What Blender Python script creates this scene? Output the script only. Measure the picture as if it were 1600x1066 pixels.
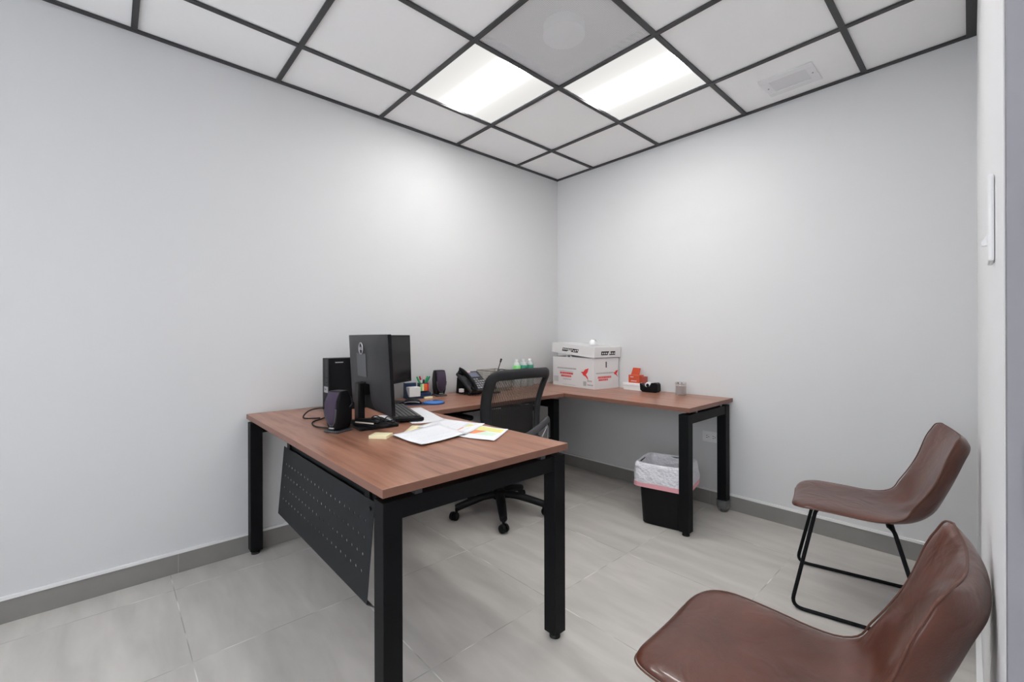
import bpy, bmesh, math, random
from mathutils import Vector, Matrix
random.seed(7)
PI = math.pi
C = bpy.context.scene.collection
scn = bpy.context.scene
for o in list(bpy.data.objects): bpy.data.objects.remove(o)

# ------------------------------------------------------------ camera
CAM = Vector((2.7137, -3.0530, 1.1547)); YAW = math.radians(47.5793); ROLL = math.radians(-0.1717)
FPX = 688.09; CY = 526.48
cd = bpy.data.cameras.new('camera'); cam = bpy.data.objects.new('camera', cd); C.objects.link(cam)
fw = Vector((-math.sin(YAW), math.cos(YAW), 0)); rt = Vector((math.cos(YAW), math.sin(YAW), 0)); up = Vector((0, 0, 1))
r2 = rt*math.cos(ROLL) + up*math.sin(ROLL); u2 = up*math.cos(ROLL) - rt*math.sin(ROLL)
cam.matrix_world = Matrix(((r2.x, u2.x, -fw.x, CAM.x), (r2.y, u2.y, -fw.y, CAM.y), (r2.z, u2.z, -fw.z, CAM.z), (0, 0, 0, 1)))
cd.sensor_width = 36; cd.sensor_fit = 'HORIZONTAL'; cd.lens = 36*FPX/1600; cd.shift_y = (CY-533)/1600
cd.clip_start = 0.02
scn.camera = cam

# ------------------------------------------------------------ world and exposure
w = bpy.data.worlds.new('world'); scn.world = w; w.use_nodes = True
bg = w.node_tree.nodes['Background']; bg.inputs[0].default_value = (0.90, 0.94, 1.0, 1); bg.inputs[1].default_value = 2.6
vs = scn.view_settings; vs.view_transform = 'Standard'; vs.look = 'None'; vs.gamma = 1; vs.use_curve_mapping = False
vs.exposure = 0.24
LAMP_PEAK = 34.0

# ------------------------------------------------------------ sizes
H = 2.587; GX = 0.4099; GY = 0.5256; T = 0.61
ZT = 0.744; XR = 2.661; WSL = 0.0263       # desk height, right wall, its slight skew
HX = 4.3; FY = -4.4                         # hall side wall, front wall

# ------------------------------------------------------------ materials
def mat(name, col, rough=0.6, metal=0.0, noise=0.0, nscale=8.0, bump=0.0, bscale=60.0, spec=0.5, trans=0.0, alpha=1.0, coat=0.0, ior=1.45):
    m = bpy.data.materials.new(name); m.use_nodes = True
    nt = m.node_tree; b = nt.nodes['Principled BSDF']
    b.inputs['Base Color'].default_value = (*col, 1); b.inputs['Roughness'].default_value = rough
    b.inputs['Metallic'].default_value = metal; b.inputs['Specular IOR Level'].default_value = spec
    b.inputs['Transmission Weight'].default_value = trans; b.inputs['Alpha'].default_value = alpha
    b.inputs['Coat Weight'].default_value = coat; b.inputs['IOR'].default_value = ior
    tc = nt.nodes.new('ShaderNodeTexCoord')
    n = nt.nodes.new('ShaderNodeTexNoise'); n.inputs['Scale'].default_value = nscale; n.inputs['Detail'].default_value = 4
    nt.links.new(tc.outputs['Object'], n.inputs['Vector'])
    mx = nt.nodes.new('ShaderNodeMix'); mx.data_type = 'RGBA'
    nn = noise if noise else 0.03
    mx.inputs[6].default_value = (*[c*(1-nn) for c in col], 1); mx.inputs[7].default_value = (*[min(1, c*(1+nn)) for c in col], 1)
    nt.links.new(n.outputs['Fac'], mx.inputs[0]); nt.links.new(mx.outputs[2], b.inputs['Base Color'])
    if bump:
        n2 = nt.nodes.new('ShaderNodeTexNoise'); n2.inputs['Scale'].default_value = bscale; n2.inputs['Detail'].default_value = 3
        nt.links.new(tc.outputs['Object'], n2.inputs['Vector'])
        bp = nt.nodes.new('ShaderNodeBump'); bp.inputs['Strength'].default_value = bump; bp.inputs['Distance'].default_value = 0.004
        nt.links.new(n2.outputs['Fac'], bp.inputs['Height']); nt.links.new(bp.outputs['Normal'], b.inputs['Normal'])
    return m

def wood(name, axis):
    m = mat(name, (0.30, 0.135, 0.085), rough=0.30, spec=0.5)
    nt = m.node_tree; b = nt.nodes['Principled BSDF']
    tc = nt.nodes.new('ShaderNodeTexCoord'); mp = nt.nodes.new('ShaderNodeMapping')
    sc = [1.2, 16, 16] if axis == 'x' else [16, 1.2, 16]
    mp.inputs['Scale'].default_value = sc
    nt.links.new(tc.outputs['Object'], mp.inputs['Vector'])
    n = nt.nodes.new('ShaderNodeTexNoise'); n.inputs['Scale'].default_value = 1.3; n.inputs['Detail'].default_value = 6; n.inputs['Distortion'].default_value = 0.7
    nt.links.new(mp.outputs[0], n.inputs['Vector'])
    n3 = nt.nodes.new('ShaderNodeTexNoise'); n3.inputs['Scale'].default_value = 7; n3.inputs['Detail'].default_value = 3
    nt.links.new(mp.outputs[0], n3.inputs['Vector'])
    ad = nt.nodes.new('ShaderNodeMath'); ad.operation = 'MULTIPLY_ADD'; ad.inputs[1].default_value = 0.35
    nt.links.new(n3.outputs['Fac'], ad.inputs[0]); nt.links.new(n.outputs['Fac'], ad.inputs[2])
    r = nt.nodes.new('ShaderNodeValToRGB'); r.color_ramp.elements[0].position = 0.42; r.color_ramp.elements[1].position = 0.88
    r.color_ramp.elements[0].color = (0.13, 0.050, 0.031, 1); r.color_ramp.elements[1].color = (0.42, 0.215, 0.145, 1)
    e = r.color_ramp.elements.new(0.6); e.color = (0.30, 0.135, 0.085, 1)
    nt.links.new(ad.outputs[0], r.inputs[0]); nt.links.new(r.outputs[0], b.inputs['Base Color'])
    return m

def tile_mat(name, base, ox, oy, step, vein=True):
    m = mat(name, base, rough=0.5, spec=0.35)
    nt = m.node_tree; b = nt.nodes['Principled BSDF']
    tc = nt.nodes.new('ShaderNodeTexCoord'); sp = nt.nodes.new('ShaderNodeSeparateXYZ'); nt.links.new(tc.outputs['Object'], sp.inputs[0])
    def M(op, a, bb=None, c=None):
        k = nt.nodes.new('ShaderNodeMath'); k.operation = op
        for i, v in enumerate((a, bb, c)):
            if v is None: continue
            if isinstance(v, (int, float)): k.inputs[i].default_value = v
            else: nt.links.new(v, k.inputs[i])
        return k.outputs[0]
    def line(sock, off):
        t = M('DIVIDE', M('SUBTRACT', sock, off), step)
        f = M('FRACT', M('ADD', t, 100.5))
        d = M('ABSOLUTE', M('SUBTRACT', f, 0.5))
        return M('LESS_THAN', d, 0.0019/step), M('FLOOR', M('ADD', t, 100.0))
    lx, ix = line(sp.outputs[0], ox); ly, iy = line(sp.outputs[1], oy)
    g = M('MAXIMUM', lx, ly)
    tid = M('FRACT', M('MULTIPLY', M('SINE', M('ADD', M('MULTIPLY', ix, 12.9), M('MULTIPLY', iy, 78.2))), 43.7))
    mp = nt.nodes.new('ShaderNodeMapping'); mp.inputs['Rotation'].default_value = (0, 0, 0.35); mp.inputs['Scale'].default_value = (1.7, 7.5, 5)
    nt.links.new(tc.outputs['Object'], mp.inputs['Vector'])
    n = nt.nodes.new('ShaderNodeTexNoise'); n.inputs['Scale'].default_value = 1.6; n.inputs['Detail'].default_value = 7; n.inputs['Distortion'].default_value = 0.4
    n.noise_dimensions = '4D'; nt.links.new(mp.outputs[0], n.inputs['Vector']); nt.links.new(M('MULTIPLY', tid, 7.0), n.inputs['W'])
    r = nt.nodes.new('ShaderNodeValToRGB'); r.color_ramp.elements[0].position = 0.3; r.color_ramp.elements[1].position = 0.7
    r.color_ramp.elements[0].color = (*[c*0.86 for c in base], 1); r.color_ramp.elements[1].color = (*[c*1.08 for c in base], 1)
    nt.links.new(n.outputs['Fac'], r.inputs[0])
    # grout, part worn dark, part chalk white
    gn = nt.nodes.new('ShaderNodeTexNoise'); gn.inputs['Scale'].default_value = 5; nt.links.new(tc.outputs['Object'], gn.inputs['Vector'])
    gr = nt.nodes.new('ShaderNodeValToRGB'); gr.color_ramp.elements[0].position = 0.45; gr.color_ramp.elements[1].position = 0.60
    gr.color_ramp.elements[0].color = (0.36, 0.35, 0.33, 1); gr.color_ramp.elements[1].color = (0.78, 0.76, 0.73, 1)
    nt.links.new(gn.outputs['Fac'], gr.inputs[0])
    mx = nt.nodes.new('ShaderNodeMix'); mx.data_type = 'RGBA'
    nt.links.new(g, mx.inputs[0]); nt.links.new(r.outputs[0], mx.inputs[6]); nt.links.new(gr.outputs[0], mx.inputs[7])
    nt.links.new(mx.outputs[2], b.inputs['Base Color'])
    return m

M_ = {}
M_['wall'] = mat('painted_wall', (0.66, 0.662, 0.668), rough=0.8, noise=0.008, nscale=1.5, spec=0.2)
M_['white'] = mat('white_paint', (0.80, 0.80, 0.81), rough=0.5, noise=0.01)
M_['greywall'] = mat('grey_render', (0.22, 0.215, 0.235), rough=0.8, noise=0.12, nscale=14, bump=0.3, bscale=25)
M_['ceil'] = mat('ceiling_tile', (0.93, 0.93, 0.93), rough=0.9, noise=0.01, nscale=30, spec=0.15)
M_['grid'] = mat('dark_ceiling_grid', (0.045, 0.045, 0.048), rough=0.5)
M_['floor'] = tile_mat('floor_tile', (0.56, 0.535, 0.505), 0.183, -1.022, 0.605)
M_['skirt'] = mat('skirting_tile', (0.245, 0.235, 0.225), rough=0.5, noise=0.16, nscale=6)
M_['groutm'] = mat('grout', (0.42, 0.41, 0.40), rough=0.8)
M_['trim'] = mat('white_trim', (0.80, 0.80, 0.80), rough=0.4)
M_['woodx'] = wood('walnut_laminate', 'x'); M_['woody'] = wood('walnut_laminate_cross', 'y')
M_['edge'] = mat('desk_edge_band', (0.20, 0.095, 0.066), rough=0.45, noise=0.12, nscale=20)
M_['frame'] = mat('black_powder_coat', (0.0055, 0.006, 0.007), rough=0.5, spec=0.15)
M_['panel'] = mat('charcoal_sheet_metal', (0.015, 0.016, 0.018), rough=0.5, spec=0.2)
M_['foot'] = mat('black_rubber', (0.01, 0.01, 0.01), rough=0.7)
M_['plas'] = mat('black_plastic', (0.006, 0.006, 0.0075), rough=0.42, spec=0.2)
M_['plas2'] = mat('charcoal_plastic', (0.032, 0.032, 0.035), rough=0.45, spec=0.25)
M_['plas3'] = mat('grey_plastic', (0.065, 0.066, 0.072), rough=0.4, spec=0.4)
M_['screen'] = mat('monitor_glass', (0.012, 0.012, 0.014), rough=0.18)
M_['silver'] = mat('silver', (0.6, 0.6, 0.62), rough=0.35, metal=0.8)
M_['chrome'] = mat('chrome', (0.75, 0.75, 0.77), rough=0.15, metal=1.0)
M_['grille'] = mat('purple_grey_speaker_cloth', (0.048, 0.032, 0.062), rough=0.7, bump=0.5, bscale=500)
M_['label'] = mat('grey_label', (0.42, 0.42, 0.44), rough=0.5)
M_['navy'] = mat('navy_plastic', (0.012, 0.03, 0.085), rough=0.35)
M_['blue'] = mat('blue_gel', (0.04, 0.18, 0.55), rough=0.15, coat=0.5)
M_['bluecloth'] = mat('dark_blue_cloth', (0.03, 0.05, 0.12), rough=0.8)
M_['paper'] = mat('white_paper', (0.82, 0.83, 0.86), rough=0.7, noise=0.01)
M_['ink'] = mat('faint_grey_ink', (0.70, 0.72, 0.77), rough=0.8)
M_['yellow'] = mat('yellow_note', (0.86, 0.78, 0.50), rough=0.7)
M_['ygreen'] = mat('yellow_green_print', (0.78, 0.76, 0.28), rough=0.6)
M_['orangeP'] = mat('orange_print', (0.85, 0.30, 0.13), rough=0.6)
M_['paleg'] = mat('pale_green_print', (0.66, 0.80, 0.66), rough=0.6)
M_['card'] = mat('white_carton', (0.75, 0.75, 0.75), rough=0.6, noise=0.02)
M_['cardin'] = mat('dark_box_slot', (0.02, 0.02, 0.02), rough=0.9)
M_['blackink'] = mat('black_ink', (0.02, 0.02, 0.02), rough=0.6)
M_['redink'] = mat('red_ink', (0.75, 0.05, 0.045), rough=0.6)
M_['greyink'] = mat('grey_ink', (0.40, 0.41, 0.42), rough=0.7)
M_['orange'] = mat('orange_red_carton', (0.62, 0.10, 0.045), rough=0.45, noise=0.1, nscale=40)
M_['green'] = mat('green_plastic', (0.03, 0.36, 0.13), rough=0.4)
M_['lgreen'] = mat('light_green_label', (0.22, 0.62, 0.22), rough=0.5)
M_['dgreen'] = mat('dark_green_label', (0.02, 0.24, 0.15), rough=0.5)
M_['red'] = mat('red_plastic', (0.6, 0.03, 0.03), rough=0.4)
M_['orangeN'] = mat('orange_flag', (0.85, 0.16, 0.04), rough=0.6)
M_['water'] = mat('clear_bottle', (0.85, 0.92, 0.92), rough=0.08, alpha=0.45)
M_['glass'] = mat('clear_glass', (0.85, 0.84, 0.80), rough=0.06, alpha=0.25)
M_['wax'] = mat('cream_wax', (0.62, 0.55, 0.46), rough=0.6)
M_['taupe'] = mat('taupe_label', (0.30, 0.26, 0.26), rough=0.6)
M_['brass'] = mat('dull_brass_wire', (0.30, 0.28, 0.22), rough=0.4, metal=0.6)
M_['pink'] = mat('pink_drawstring', (0.75, 0.36, 0.40), rough=0.5)
M_['liner'] = mat('white_bin_liner', (0.85, 0.85, 0.90), rough=0.3, alpha=0.85, bump=1.0, bscale=30, noise=0.04, nscale=14)
M_['tissue'] = mat('white_tissue', (0.85, 0.85, 0.85), rough=0.8, bump=0.6, bscale=40)
M_['lcd'] = mat('phone_display', (0.16, 0.17, 0.24), rough=0.2)
M_['pinkl'] = mat('pink_label', (0.75, 0.50, 0.55), rough=0.6)
M_['button'] = mat('grey_button', (0.30, 0.30, 0.32), rough=0.5)

for n_ in M_['liner'].node_tree.nodes:
    if n_.type == 'BUMP': n_.inputs['Distance'].default_value = 0.02

def leather():
    m = mat('brown_leather', (0.10, 0.04, 0.028), rough=0.30, spec=0.5, coat=0.25)
    nt = m.node_tree; b = nt.nodes['Principled BSDF']
    tc = nt.nodes.new('ShaderNodeTexCoord')
    n = nt.nodes.new('ShaderNodeTexNoise'); n.inputs['Scale'].default_value = 6; n.inputs['Detail'].default_value = 4; n.inputs['Roughness'].default_value = 0.5
    nt.links.new(tc.outputs['Object'], n.inputs['Vector'])
    r = nt.nodes.new('ShaderNodeValToRGB'); r.color_ramp.elements[0].position = 0.28; r.color_ramp.elements[1].position = 0.74
    r.color_ramp.elements[0].color = (0.066, 0.0195, 0.0115, 1); r.color_ramp.elements[1].color = (0.135, 0.044, 0.027, 1)
    nt.links.new(n.outputs['Fac'], r.inputs[0]); nt.links.new(r.outputs[0], b.inputs['Base Color'])
    rr = nt.nodes.new('ShaderNodeMapRange'); rr.inputs[3].default_value = 0.26; rr.inputs[4].default_value = 0.34
    nt.links.new(n.outputs['Fac'], rr.inputs[0]); nt.links.new(rr.outputs[0], b.inputs['Roughness'])
    n2 = nt.nodes.new('ShaderNodeTexNoise'); n2.inputs['Scale'].default_value = 9; n2.inputs['Detail'].default_value = 2; n2.inputs['Distortion'].default_value = 1.2
    nt.links.new(tc.outputs['Object'], n2.inputs['Vector'])
    n3 = nt.nodes.new('ShaderNodeTexVoronoi'); n3.inputs['Scale'].default_value = 260; nt.links.new(tc.outputs['Object'], n3.inputs['Vector'])
    ma = nt.nodes.new('ShaderNodeMath'); ma.operation = 'MULTIPLY_ADD'; ma.inputs[1].default_value = 0.03
    nt.links.new(n3.outputs['Distance'], ma.inputs[0]); nt.links.new(n2.outputs['Fac'], ma.inputs[2])
    bp = nt.nodes.new('ShaderNodeBump'); bp.inputs['Strength'].default_value = 0.35; bp.inputs['Distance'].default_value = 0.012
    nt.links.new(ma.outputs[0], bp.inputs['Height']); nt.links.new(bp.outputs['Normal'], b.inputs['Normal'])
    return m
M_['leather'] = leather()
M_['seam'] = mat('leather_seam', (0.11, 0.042, 0.028), rough=0.5)

def mesh_fabric(name, period, fill, col):
    m = mat(name, col, rough=0.7); nt = m.node_tree; b = nt.nodes['Principled BSDF']
    tc = nt.nodes.new('ShaderNodeTexCoord'); sp = nt.nodes.new('ShaderNodeSeparateXYZ'); nt.links.new(tc.outputs['Object'], sp.inputs[0])
    outs = []
    for ax, per, fl in ((0, period, fill), (2, 0.0042, 0.30)):
        a = nt.nodes.new('ShaderNodeMath'); a.operation = 'MULTIPLY'; a.inputs[1].default_value = 1/per; nt.links.new(sp.outputs[ax], a.inputs[0])
        f = nt.nodes.new('ShaderNodeMath'); f.operation = 'FRACT'; nt.links.new(a.outputs[0], f.inputs[0])
        l = nt.nodes.new('ShaderNodeMath'); l.operation = 'LESS_THAN'; l.inputs[1].default_value = fl; nt.links.new(f.outputs[0], l.inputs[0])
        outs.append(l.outputs[0])
    mx = nt.nodes.new('ShaderNodeMath'); mx.operation = 'MAXIMUM'; nt.links.new(outs[0], mx.inputs[0]); nt.links.new(outs[1], mx.inputs[1])
    nt.links.new(mx.outputs[0], b.inputs['Alpha'])
    return m
M_['mesh'] = mesh_fabric('black_chair_mesh', 0.0125, 0.42, (0.03, 0.028, 0.027))

def vent_mat():
    m = mat('perforated_metal', (0.80, 0.80, 0.81), rough=0.6); nt = m.node_tree; b = nt.nodes['Principled BSDF']
    tc = nt.nodes.new('ShaderNodeTexCoord'); v = nt.nodes.new('ShaderNodeTexVoronoi'); v.inputs['Scale'].default_value = 130; v.inputs['Randomness'].default_value = 0.0
    nt.links.new(tc.outputs['Object'], v.inputs['Vector'])
    l = nt.nodes.new('ShaderNodeMath'); l.operation = 'GREATER_THAN'; l.inputs[1].default_value = 0.30; nt.links.new(v.outputs['Distance'], l.inputs[0])
    nt.links.new(l.outputs[0], b.inputs['Alpha'])
    return m
M_['vent'] = vent_mat()

def lamp_mat():
    m = bpy.data.materials.new('lamp_lens'); m.use_nodes = True; nt = m.node_tree
    for n in list(nt.nodes): nt.nodes.remove(n)
    out = nt.nodes.new('ShaderNodeOutputMaterial'); em = nt.nodes.new('ShaderNodeEmission'); em.inputs[0].default_value = (1, 0.985, 0.96, 1)
    tc = nt.nodes.new('ShaderNodeTexCoord'); sp = nt.nodes.new('ShaderNodeSeparateXYZ'); nt.links.new(tc.outputs['Object'], sp.inputs[0])
    def M(op, a, b=None, c=None):
        k = nt.nodes.new('ShaderNodeMath'); k.operation = op
        for i, v in enumerate((a, b, c)):
            if v is None: continue
            if isinstance(v, (int, float)): k.inputs[i].default_value = v
            else: nt.links.new(v, k.inputs[i])
        return k.outputs[0]
    d = M('DIVIDE', M('ABSOLUTE', sp.outputs[1]), 0.072)
    e = M('EXPONENT', M('MULTIPLY', M('POWER', d, 3.0), -1.0))
    e2 = M('EXPONENT', M('MULTIPLY', M('POWER', M('DIVIDE', M('ABSOLUTE', sp.outputs[1]), 0.16), 2.0), -1.0))
    s = M('ADD', M('MULTIPLY', e, LAMP_PEAK), M('MULTIPLY_ADD', e2, 0.28, 0.66))
    nt.links.new(s, em.inputs[1]); nt.links.new(em.outputs[0], out.inputs[0])
    return m
M_['lamp'] = lamp_mat()

# ------------------------------------------------------------ mesh helpers
def box(bm, x0, x1, y0, y1, z0, z1, mx=None):
    vs = [bm.verts.new(Vector(p) if mx is None else mx @ Vector(p)) for p in ((x0,y0,z0),(x1,y0,z0),(x1,y1,z0),(x0,y1,z0),(x0,y0,z1),(x1,y0,z1),(x1,y1,z1),(x0,y1,z1))]
    for f in ((3,2,1,0),(4,5,6,7),(0,1,5,4),(1,2,6,5),(2,3,7,6),(3,0,4,7)): bm.faces.new([vs[i] for i in f])
    return vs
def B(*a, mx=None):
    bm = bmesh.new(); box(bm, *a, mx=mx); return bm
def poly(bm, pts): return bm.faces.new([bm.verts.new(Vector(p)) for p in pts])
def prism(bm, pts, z0, z1, mx=None):
    t = (lambda p: Vector(p)) if mx is None else (lambda p: mx @ Vector(p))
    a = [bm.verts.new(t((x, y, z0))) for x, y in pts]; b = [bm.verts.new(t((x, y, z1))) for x, y in pts]
    n = len(pts); bm.faces.new(a[::-1]); bm.faces.new(b)
    for i in range(n): bm.faces.new((a[i], a[(i+1) % n], b[(i+1) % n], b[i]))
def ring(bm, c, axis, r, n, rot=0, ry=None):
    axis = Vector(axis).normalized(); a = axis.orthogonal().normalized() if abs(axis.z) > .99 or True else None
    ref = Vector((0, 0, 1)) if abs(axis.z) < 0.95 else Vector((1, 0, 0))
    a = axis.cross(ref).normalized(); b = axis.cross(a).normalized(); ry = ry or r
    return [bm.verts.new(Vector(c) + a*math.cos(rot+2*PI*i/n)*r + b*math.sin(rot+2*PI*i/n)*ry) for i in range(n)]
def bridge(bm, A, Bv):
    n = len(A)
    for i in range(n): bm.faces.new((A[i], A[(i+1) % n], Bv[(i+1) % n], Bv[i]))
def cyl(bm, p0, p1, r0, r1=None, n=16):
    r1 = r0 if r1 is None else r1; ax = Vector(p1)-Vector(p0)
    A = ring(bm, p0, ax, r0, n); Z = ring(bm, p1, ax, r1, n)
    bridge(bm, A, Z); bm.faces.new(A[::-1]); bm.faces.new(Z)
def smooth_path(pts, k=6):
    P = [Vector(p) for p in pts]; out = []
    for i in range(len(P)-1):
        p0 = P[max(i-1, 0)]; p1 = P[i]; p2 = P[i+1]; p3 = P[min(i+2, len(P)-1)]
        for j in range(k):
            t = j/k
            out.append(0.5*((2*p1) + (-p0+p2)*t + (2*p0-5*p1+4*p2-p3)*t*t + (-p0+3*p1-3*p2+p3)*t**3))
    out.append(P[-1]); return out
def fillet(pts, r, k=6):
    P = [Vector(p) for p in pts]; out = [P[0]]
    for i in range(1, len(P)-1):
        a = (P[i-1]-P[i]); b = (P[i+1]-P[i]); d = min(r, a.length*.45, b.length*.45)
        s = P[i]+a.normalized()*d; e = P[i]+b.normalized()*d
        for j in range(k+1):
            t = j/k; out.append(s*(1-t)**2 + P[i]*2*t*(1-t) + e*t*t)
    out.append(P[-1]); return out
def tube(bm, pts, r, n=8, closed=False, rz=None):
    P = [Vector(p) for p in pts]; rings = []; m = len(P); prev = None
    for i, p in enumerate(P):
        if closed: d = P[(i+1) % m]-P[i-1]
        else: d = (P[min(i+1, m-1)]-P[max(i-1, 0)])
        d.normalize()
        if prev is None:
            ref = Vector((0, 0, 1)) if abs(d.z) < 0.9 else Vector((1, 0, 0)); a = d.cross(ref).normalized()
        else:
            a = (prev - d*prev.dot(d)).normalized()
        prev = a; b = d.cross(a); rr = r(i/(m-1)) if callable(r) else r; rb = rz if rz else rr
        rings.append([bm.verts.new(p + a*math.cos(2*PI*j/n)*rr + b*math.sin(2*PI*j/n)*rb) for j in range(n)])
    for i in range(m-1 if not closed else m): bridge(bm, rings[i], rings[(i+1) % m])
    if not closed: bm.faces.new(rings[0][::-1]); bm.faces.new(rings[-1])
def lathe(bm, prof, c=(0, 0, 0), n=24):
    c = Vector(c); R = []
    for r, z in prof: R.append([bm.verts.new(c+Vector((math.cos(2*PI*i/n)*r, math.sin(2*PI*i/n)*r, z))) for i in range(n)])
    for i in range(len(R)-1): bridge(bm, R[i], R[i+1])
    if prof[0][0] > 0: bm.faces.new(R[0][::-1])
    if prof[-1][0] > 0: bm.faces.new(R[-1])
def rrect(x0, x1, y0, y1, r, k=5):
    out = []
    for cx, cy, a0 in ((x1-r, y0+r, -PI/2), (x1-r, y1-r, 0), (x0+r, y1-r, PI/2), (x0+r, y0+r, PI)):
        for j in range(k+1): a = a0+PI/2*j/k; out.append((cx+math.cos(a)*r, cy+math.sin(a)*r))
    return out
def obj(name, bm, m, parent=None, bevel=0, smooth=False, seg=2, solid=0, sub=0):
    bmesh.ops.recalc_face_normals(bm, faces=bm.faces[:])
    me = bpy.data.meshes.new(name); bm.to_mesh(me); bm.free()
    o = bpy.data.objects.new(name, me); C.objects.link(o)
    me.materials.append(M_[m] if isinstance(m, str) else m)
    if smooth:
        for p in me.polygons: p.use_smooth = True
    if parent: o.parent = parent
    if solid:
        s = o.modifiers.new('solid', 'SOLIDIFY'); s.thickness = abs(solid); s.offset = -1 if solid > 0 else 1
    if bevel:
        b = o.modifiers.new('bevel', 'BEVEL'); b.width = bevel; b.segments = seg; b.limit_method = 'ANGLE'; b.angle_limit = math.radians(40)
    if sub:
        s = o.modifiers.new('sub', 'SUBSURF'); s.levels = sub; s.render_levels = sub
    return o
def tag(o, label, cat, group=None):
    o['label'] = label; o['category'] = cat
    if group: o['group'] = group
    return o
def thing(name, label, cat, loc=(0, 0, 0), rz=0, group=None):
    o = bpy.data.objects.new(name, None); C.objects.link(o); o.empty_display_size = 0.05
    o.location = loc; o.rotation_euler = (0, 0, rz); return tag(o, label, cat, group)
def struct(name, bm, m, **k):
    o = obj(name, bm, m, **k)
    if not k.get('parent'): o['kind'] = 'structure'
    return o
def text_mesh(name, s, size, m, parent, mx, depth=0.0006):
    cu = bpy.data.curves.new(name, 'FONT'); cu.body = s; cu.size = size; cu.extrude = depth; cu.align_x = 'CENTER'; cu.align_y = 'CENTER'; cu.resolution_u = 2
    t = bpy.data.objects.new(name, cu); C.objects.link(t); bpy.context.view_layer.update()
    me = bpy.data.meshes.new_from_object(t.evaluated_get(bpy.context.evaluated_depsgraph_get())); bpy.data.objects.remove(t)
    me.transform(mx); me.materials.clear(); me.materials.append(M_[m]); o = bpy.data.objects.new(name, me); C.objects.link(o); o.parent = parent
    return o

# ------------------------------------------------------------ setting
struct('floor', B(-0.2, HX+0.15, FY-0.15, 0.2, -0.08, 0), 'floor')
struct('wall_left', B(-0.15, 0, FY, 0.15, 0, 3.0), 'wall')
struct('wall_back', B(0, HX, 0, 0.15, 0, 3.0), 'wall')
def xr(y): return XR - WSL*y
YE = -2.30
bm = bmesh.new(); prism(bm, [(xr(0), 0), (xr(0)+0.16, 0), (xr(YE)+0.16, YE), (xr(YE), YE)], 0, 2.9)
struct('wall_right', bm, 'white')
bm = bmesh.new(); prism(bm, [(xr(YE)+0.001, YE), (xr(YE)+0.17, YE), (xr(YE)+0.17, YE-0.10), (xr(YE)+0.001, YE-0.10)], 0, 2.9)
struct('trim_1', bm, 'greywall')
struct('wall_hall', B(HX, HX+0.15, FY, 0.15, 0, 3.0), 'wall')
# front wall with two wide windows
bm = bmesh.new(); WZ0, WZ1 = 0.25, 2.45
box(bm, 0, HX, FY-0.15, FY, 0, WZ0); box(bm, 0, HX, FY-0.15, FY, WZ1, 3.0)
for a, b in ((0, 0.25), (1.95, 2.15), (4.05, HX)): box(bm, a, b, FY-0.15, FY, WZ0, WZ1)
struct('wall_front', bm, 'wall')
k = 0
for a, b in ((0.25, 1.95), (2.15, 4.05)):
    k += 1
    bm = bmesh.new(); t = 0.05
    box(bm, a, b, FY-0.1, FY-0.05, WZ0, WZ0+t); box(bm, a, b, FY-0.1, FY-0.05, WZ1-t, WZ1)
    for x in (a, (a+b)/2-t/2, b-t): box(bm, x, x+t, FY-0.1, FY-0.05, WZ0+t, WZ1-t)
    fr = struct('window_%d' % k, bm, 'frame')
    g = bpy.data.materials.get('window_glass')
    if not g:
        g = mat('window_glass', (1, 1, 1), rough=0.0, trans=1.0, ior=1.02); M_['wglass'] = g
    obj('pane', B(a+t, b-t, FY-0.078, FY-0.072, WZ0+t, WZ1-t), 'wglass', fr)
    L = bpy.data.lights.new('portal', 'AREA'); L.shape = 'RECTANGLE'; L.size = b-a; L.size_y = WZ1-WZ0; L.cycles.is_portal = True
    lo = bpy.data.objects.new('window_portal', L); C.objects.link(lo); lo.location = ((a+b)/2, FY-0.16, (WZ0+WZ1)/2); lo.rotation_euler = (PI/2, 0, 0)
# skirting
def skirt(name, p0, p1, inward, ticks):
    p0 = Vector((*p0, 0)); p1 = Vector((*p1, 0)); d = (p1-p0).normalized(); n = Vector((*inward, 0)); L = (p1-p0).length
    bm = bmesh.new(); cuts = [0]+ticks+[L]
    for a, b in zip(cuts[:-1], cuts[1:]):
        q = [p0+d*(a+0.001), p0+d*(b-0.001), p0+d*(b-0.001)+n*0.010, p0+d*(a+0.001)+n*0.010]
        prism(bm, [(v.x, v.y) for v in q], 0, 0.094)
    o = struct(name, bm, 'skirt')
    bm = bmesh.new(); q = [p0, p1, p1+n*0.0085, p0+n*0.0085]; prism(bm, [(v.x, v.y) for v in q], 0, 0.0935)
    obj('grout', bm, 'groutm', o)
    bm = bmesh.new(); q = [p0, p1, p1+n*0.014, p0+n*0.014]; prism(bm, [(v.x, v.y) for v in q], 0.0942, 0.107)
    obj('cap_strip', bm, 'trim', o)
skirt('baseboard_left', (0, 0), (0, FY), (1, 0), [0.386+0.605*i for i in range(7)])
skirt('baseboard_back', (0.0135, 0), (xr(0), 0), (0, -1), [0.17+0.605*i for i in range(5)])
skirt('baseboard_right', (xr(0), -0.0135), (xr(YE), YE), (-1, 0), [0.5+0.605*i for i in range(3)])
bpy.data.objects['baseboard_right'].data.materials[0] = M_['trim']

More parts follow.
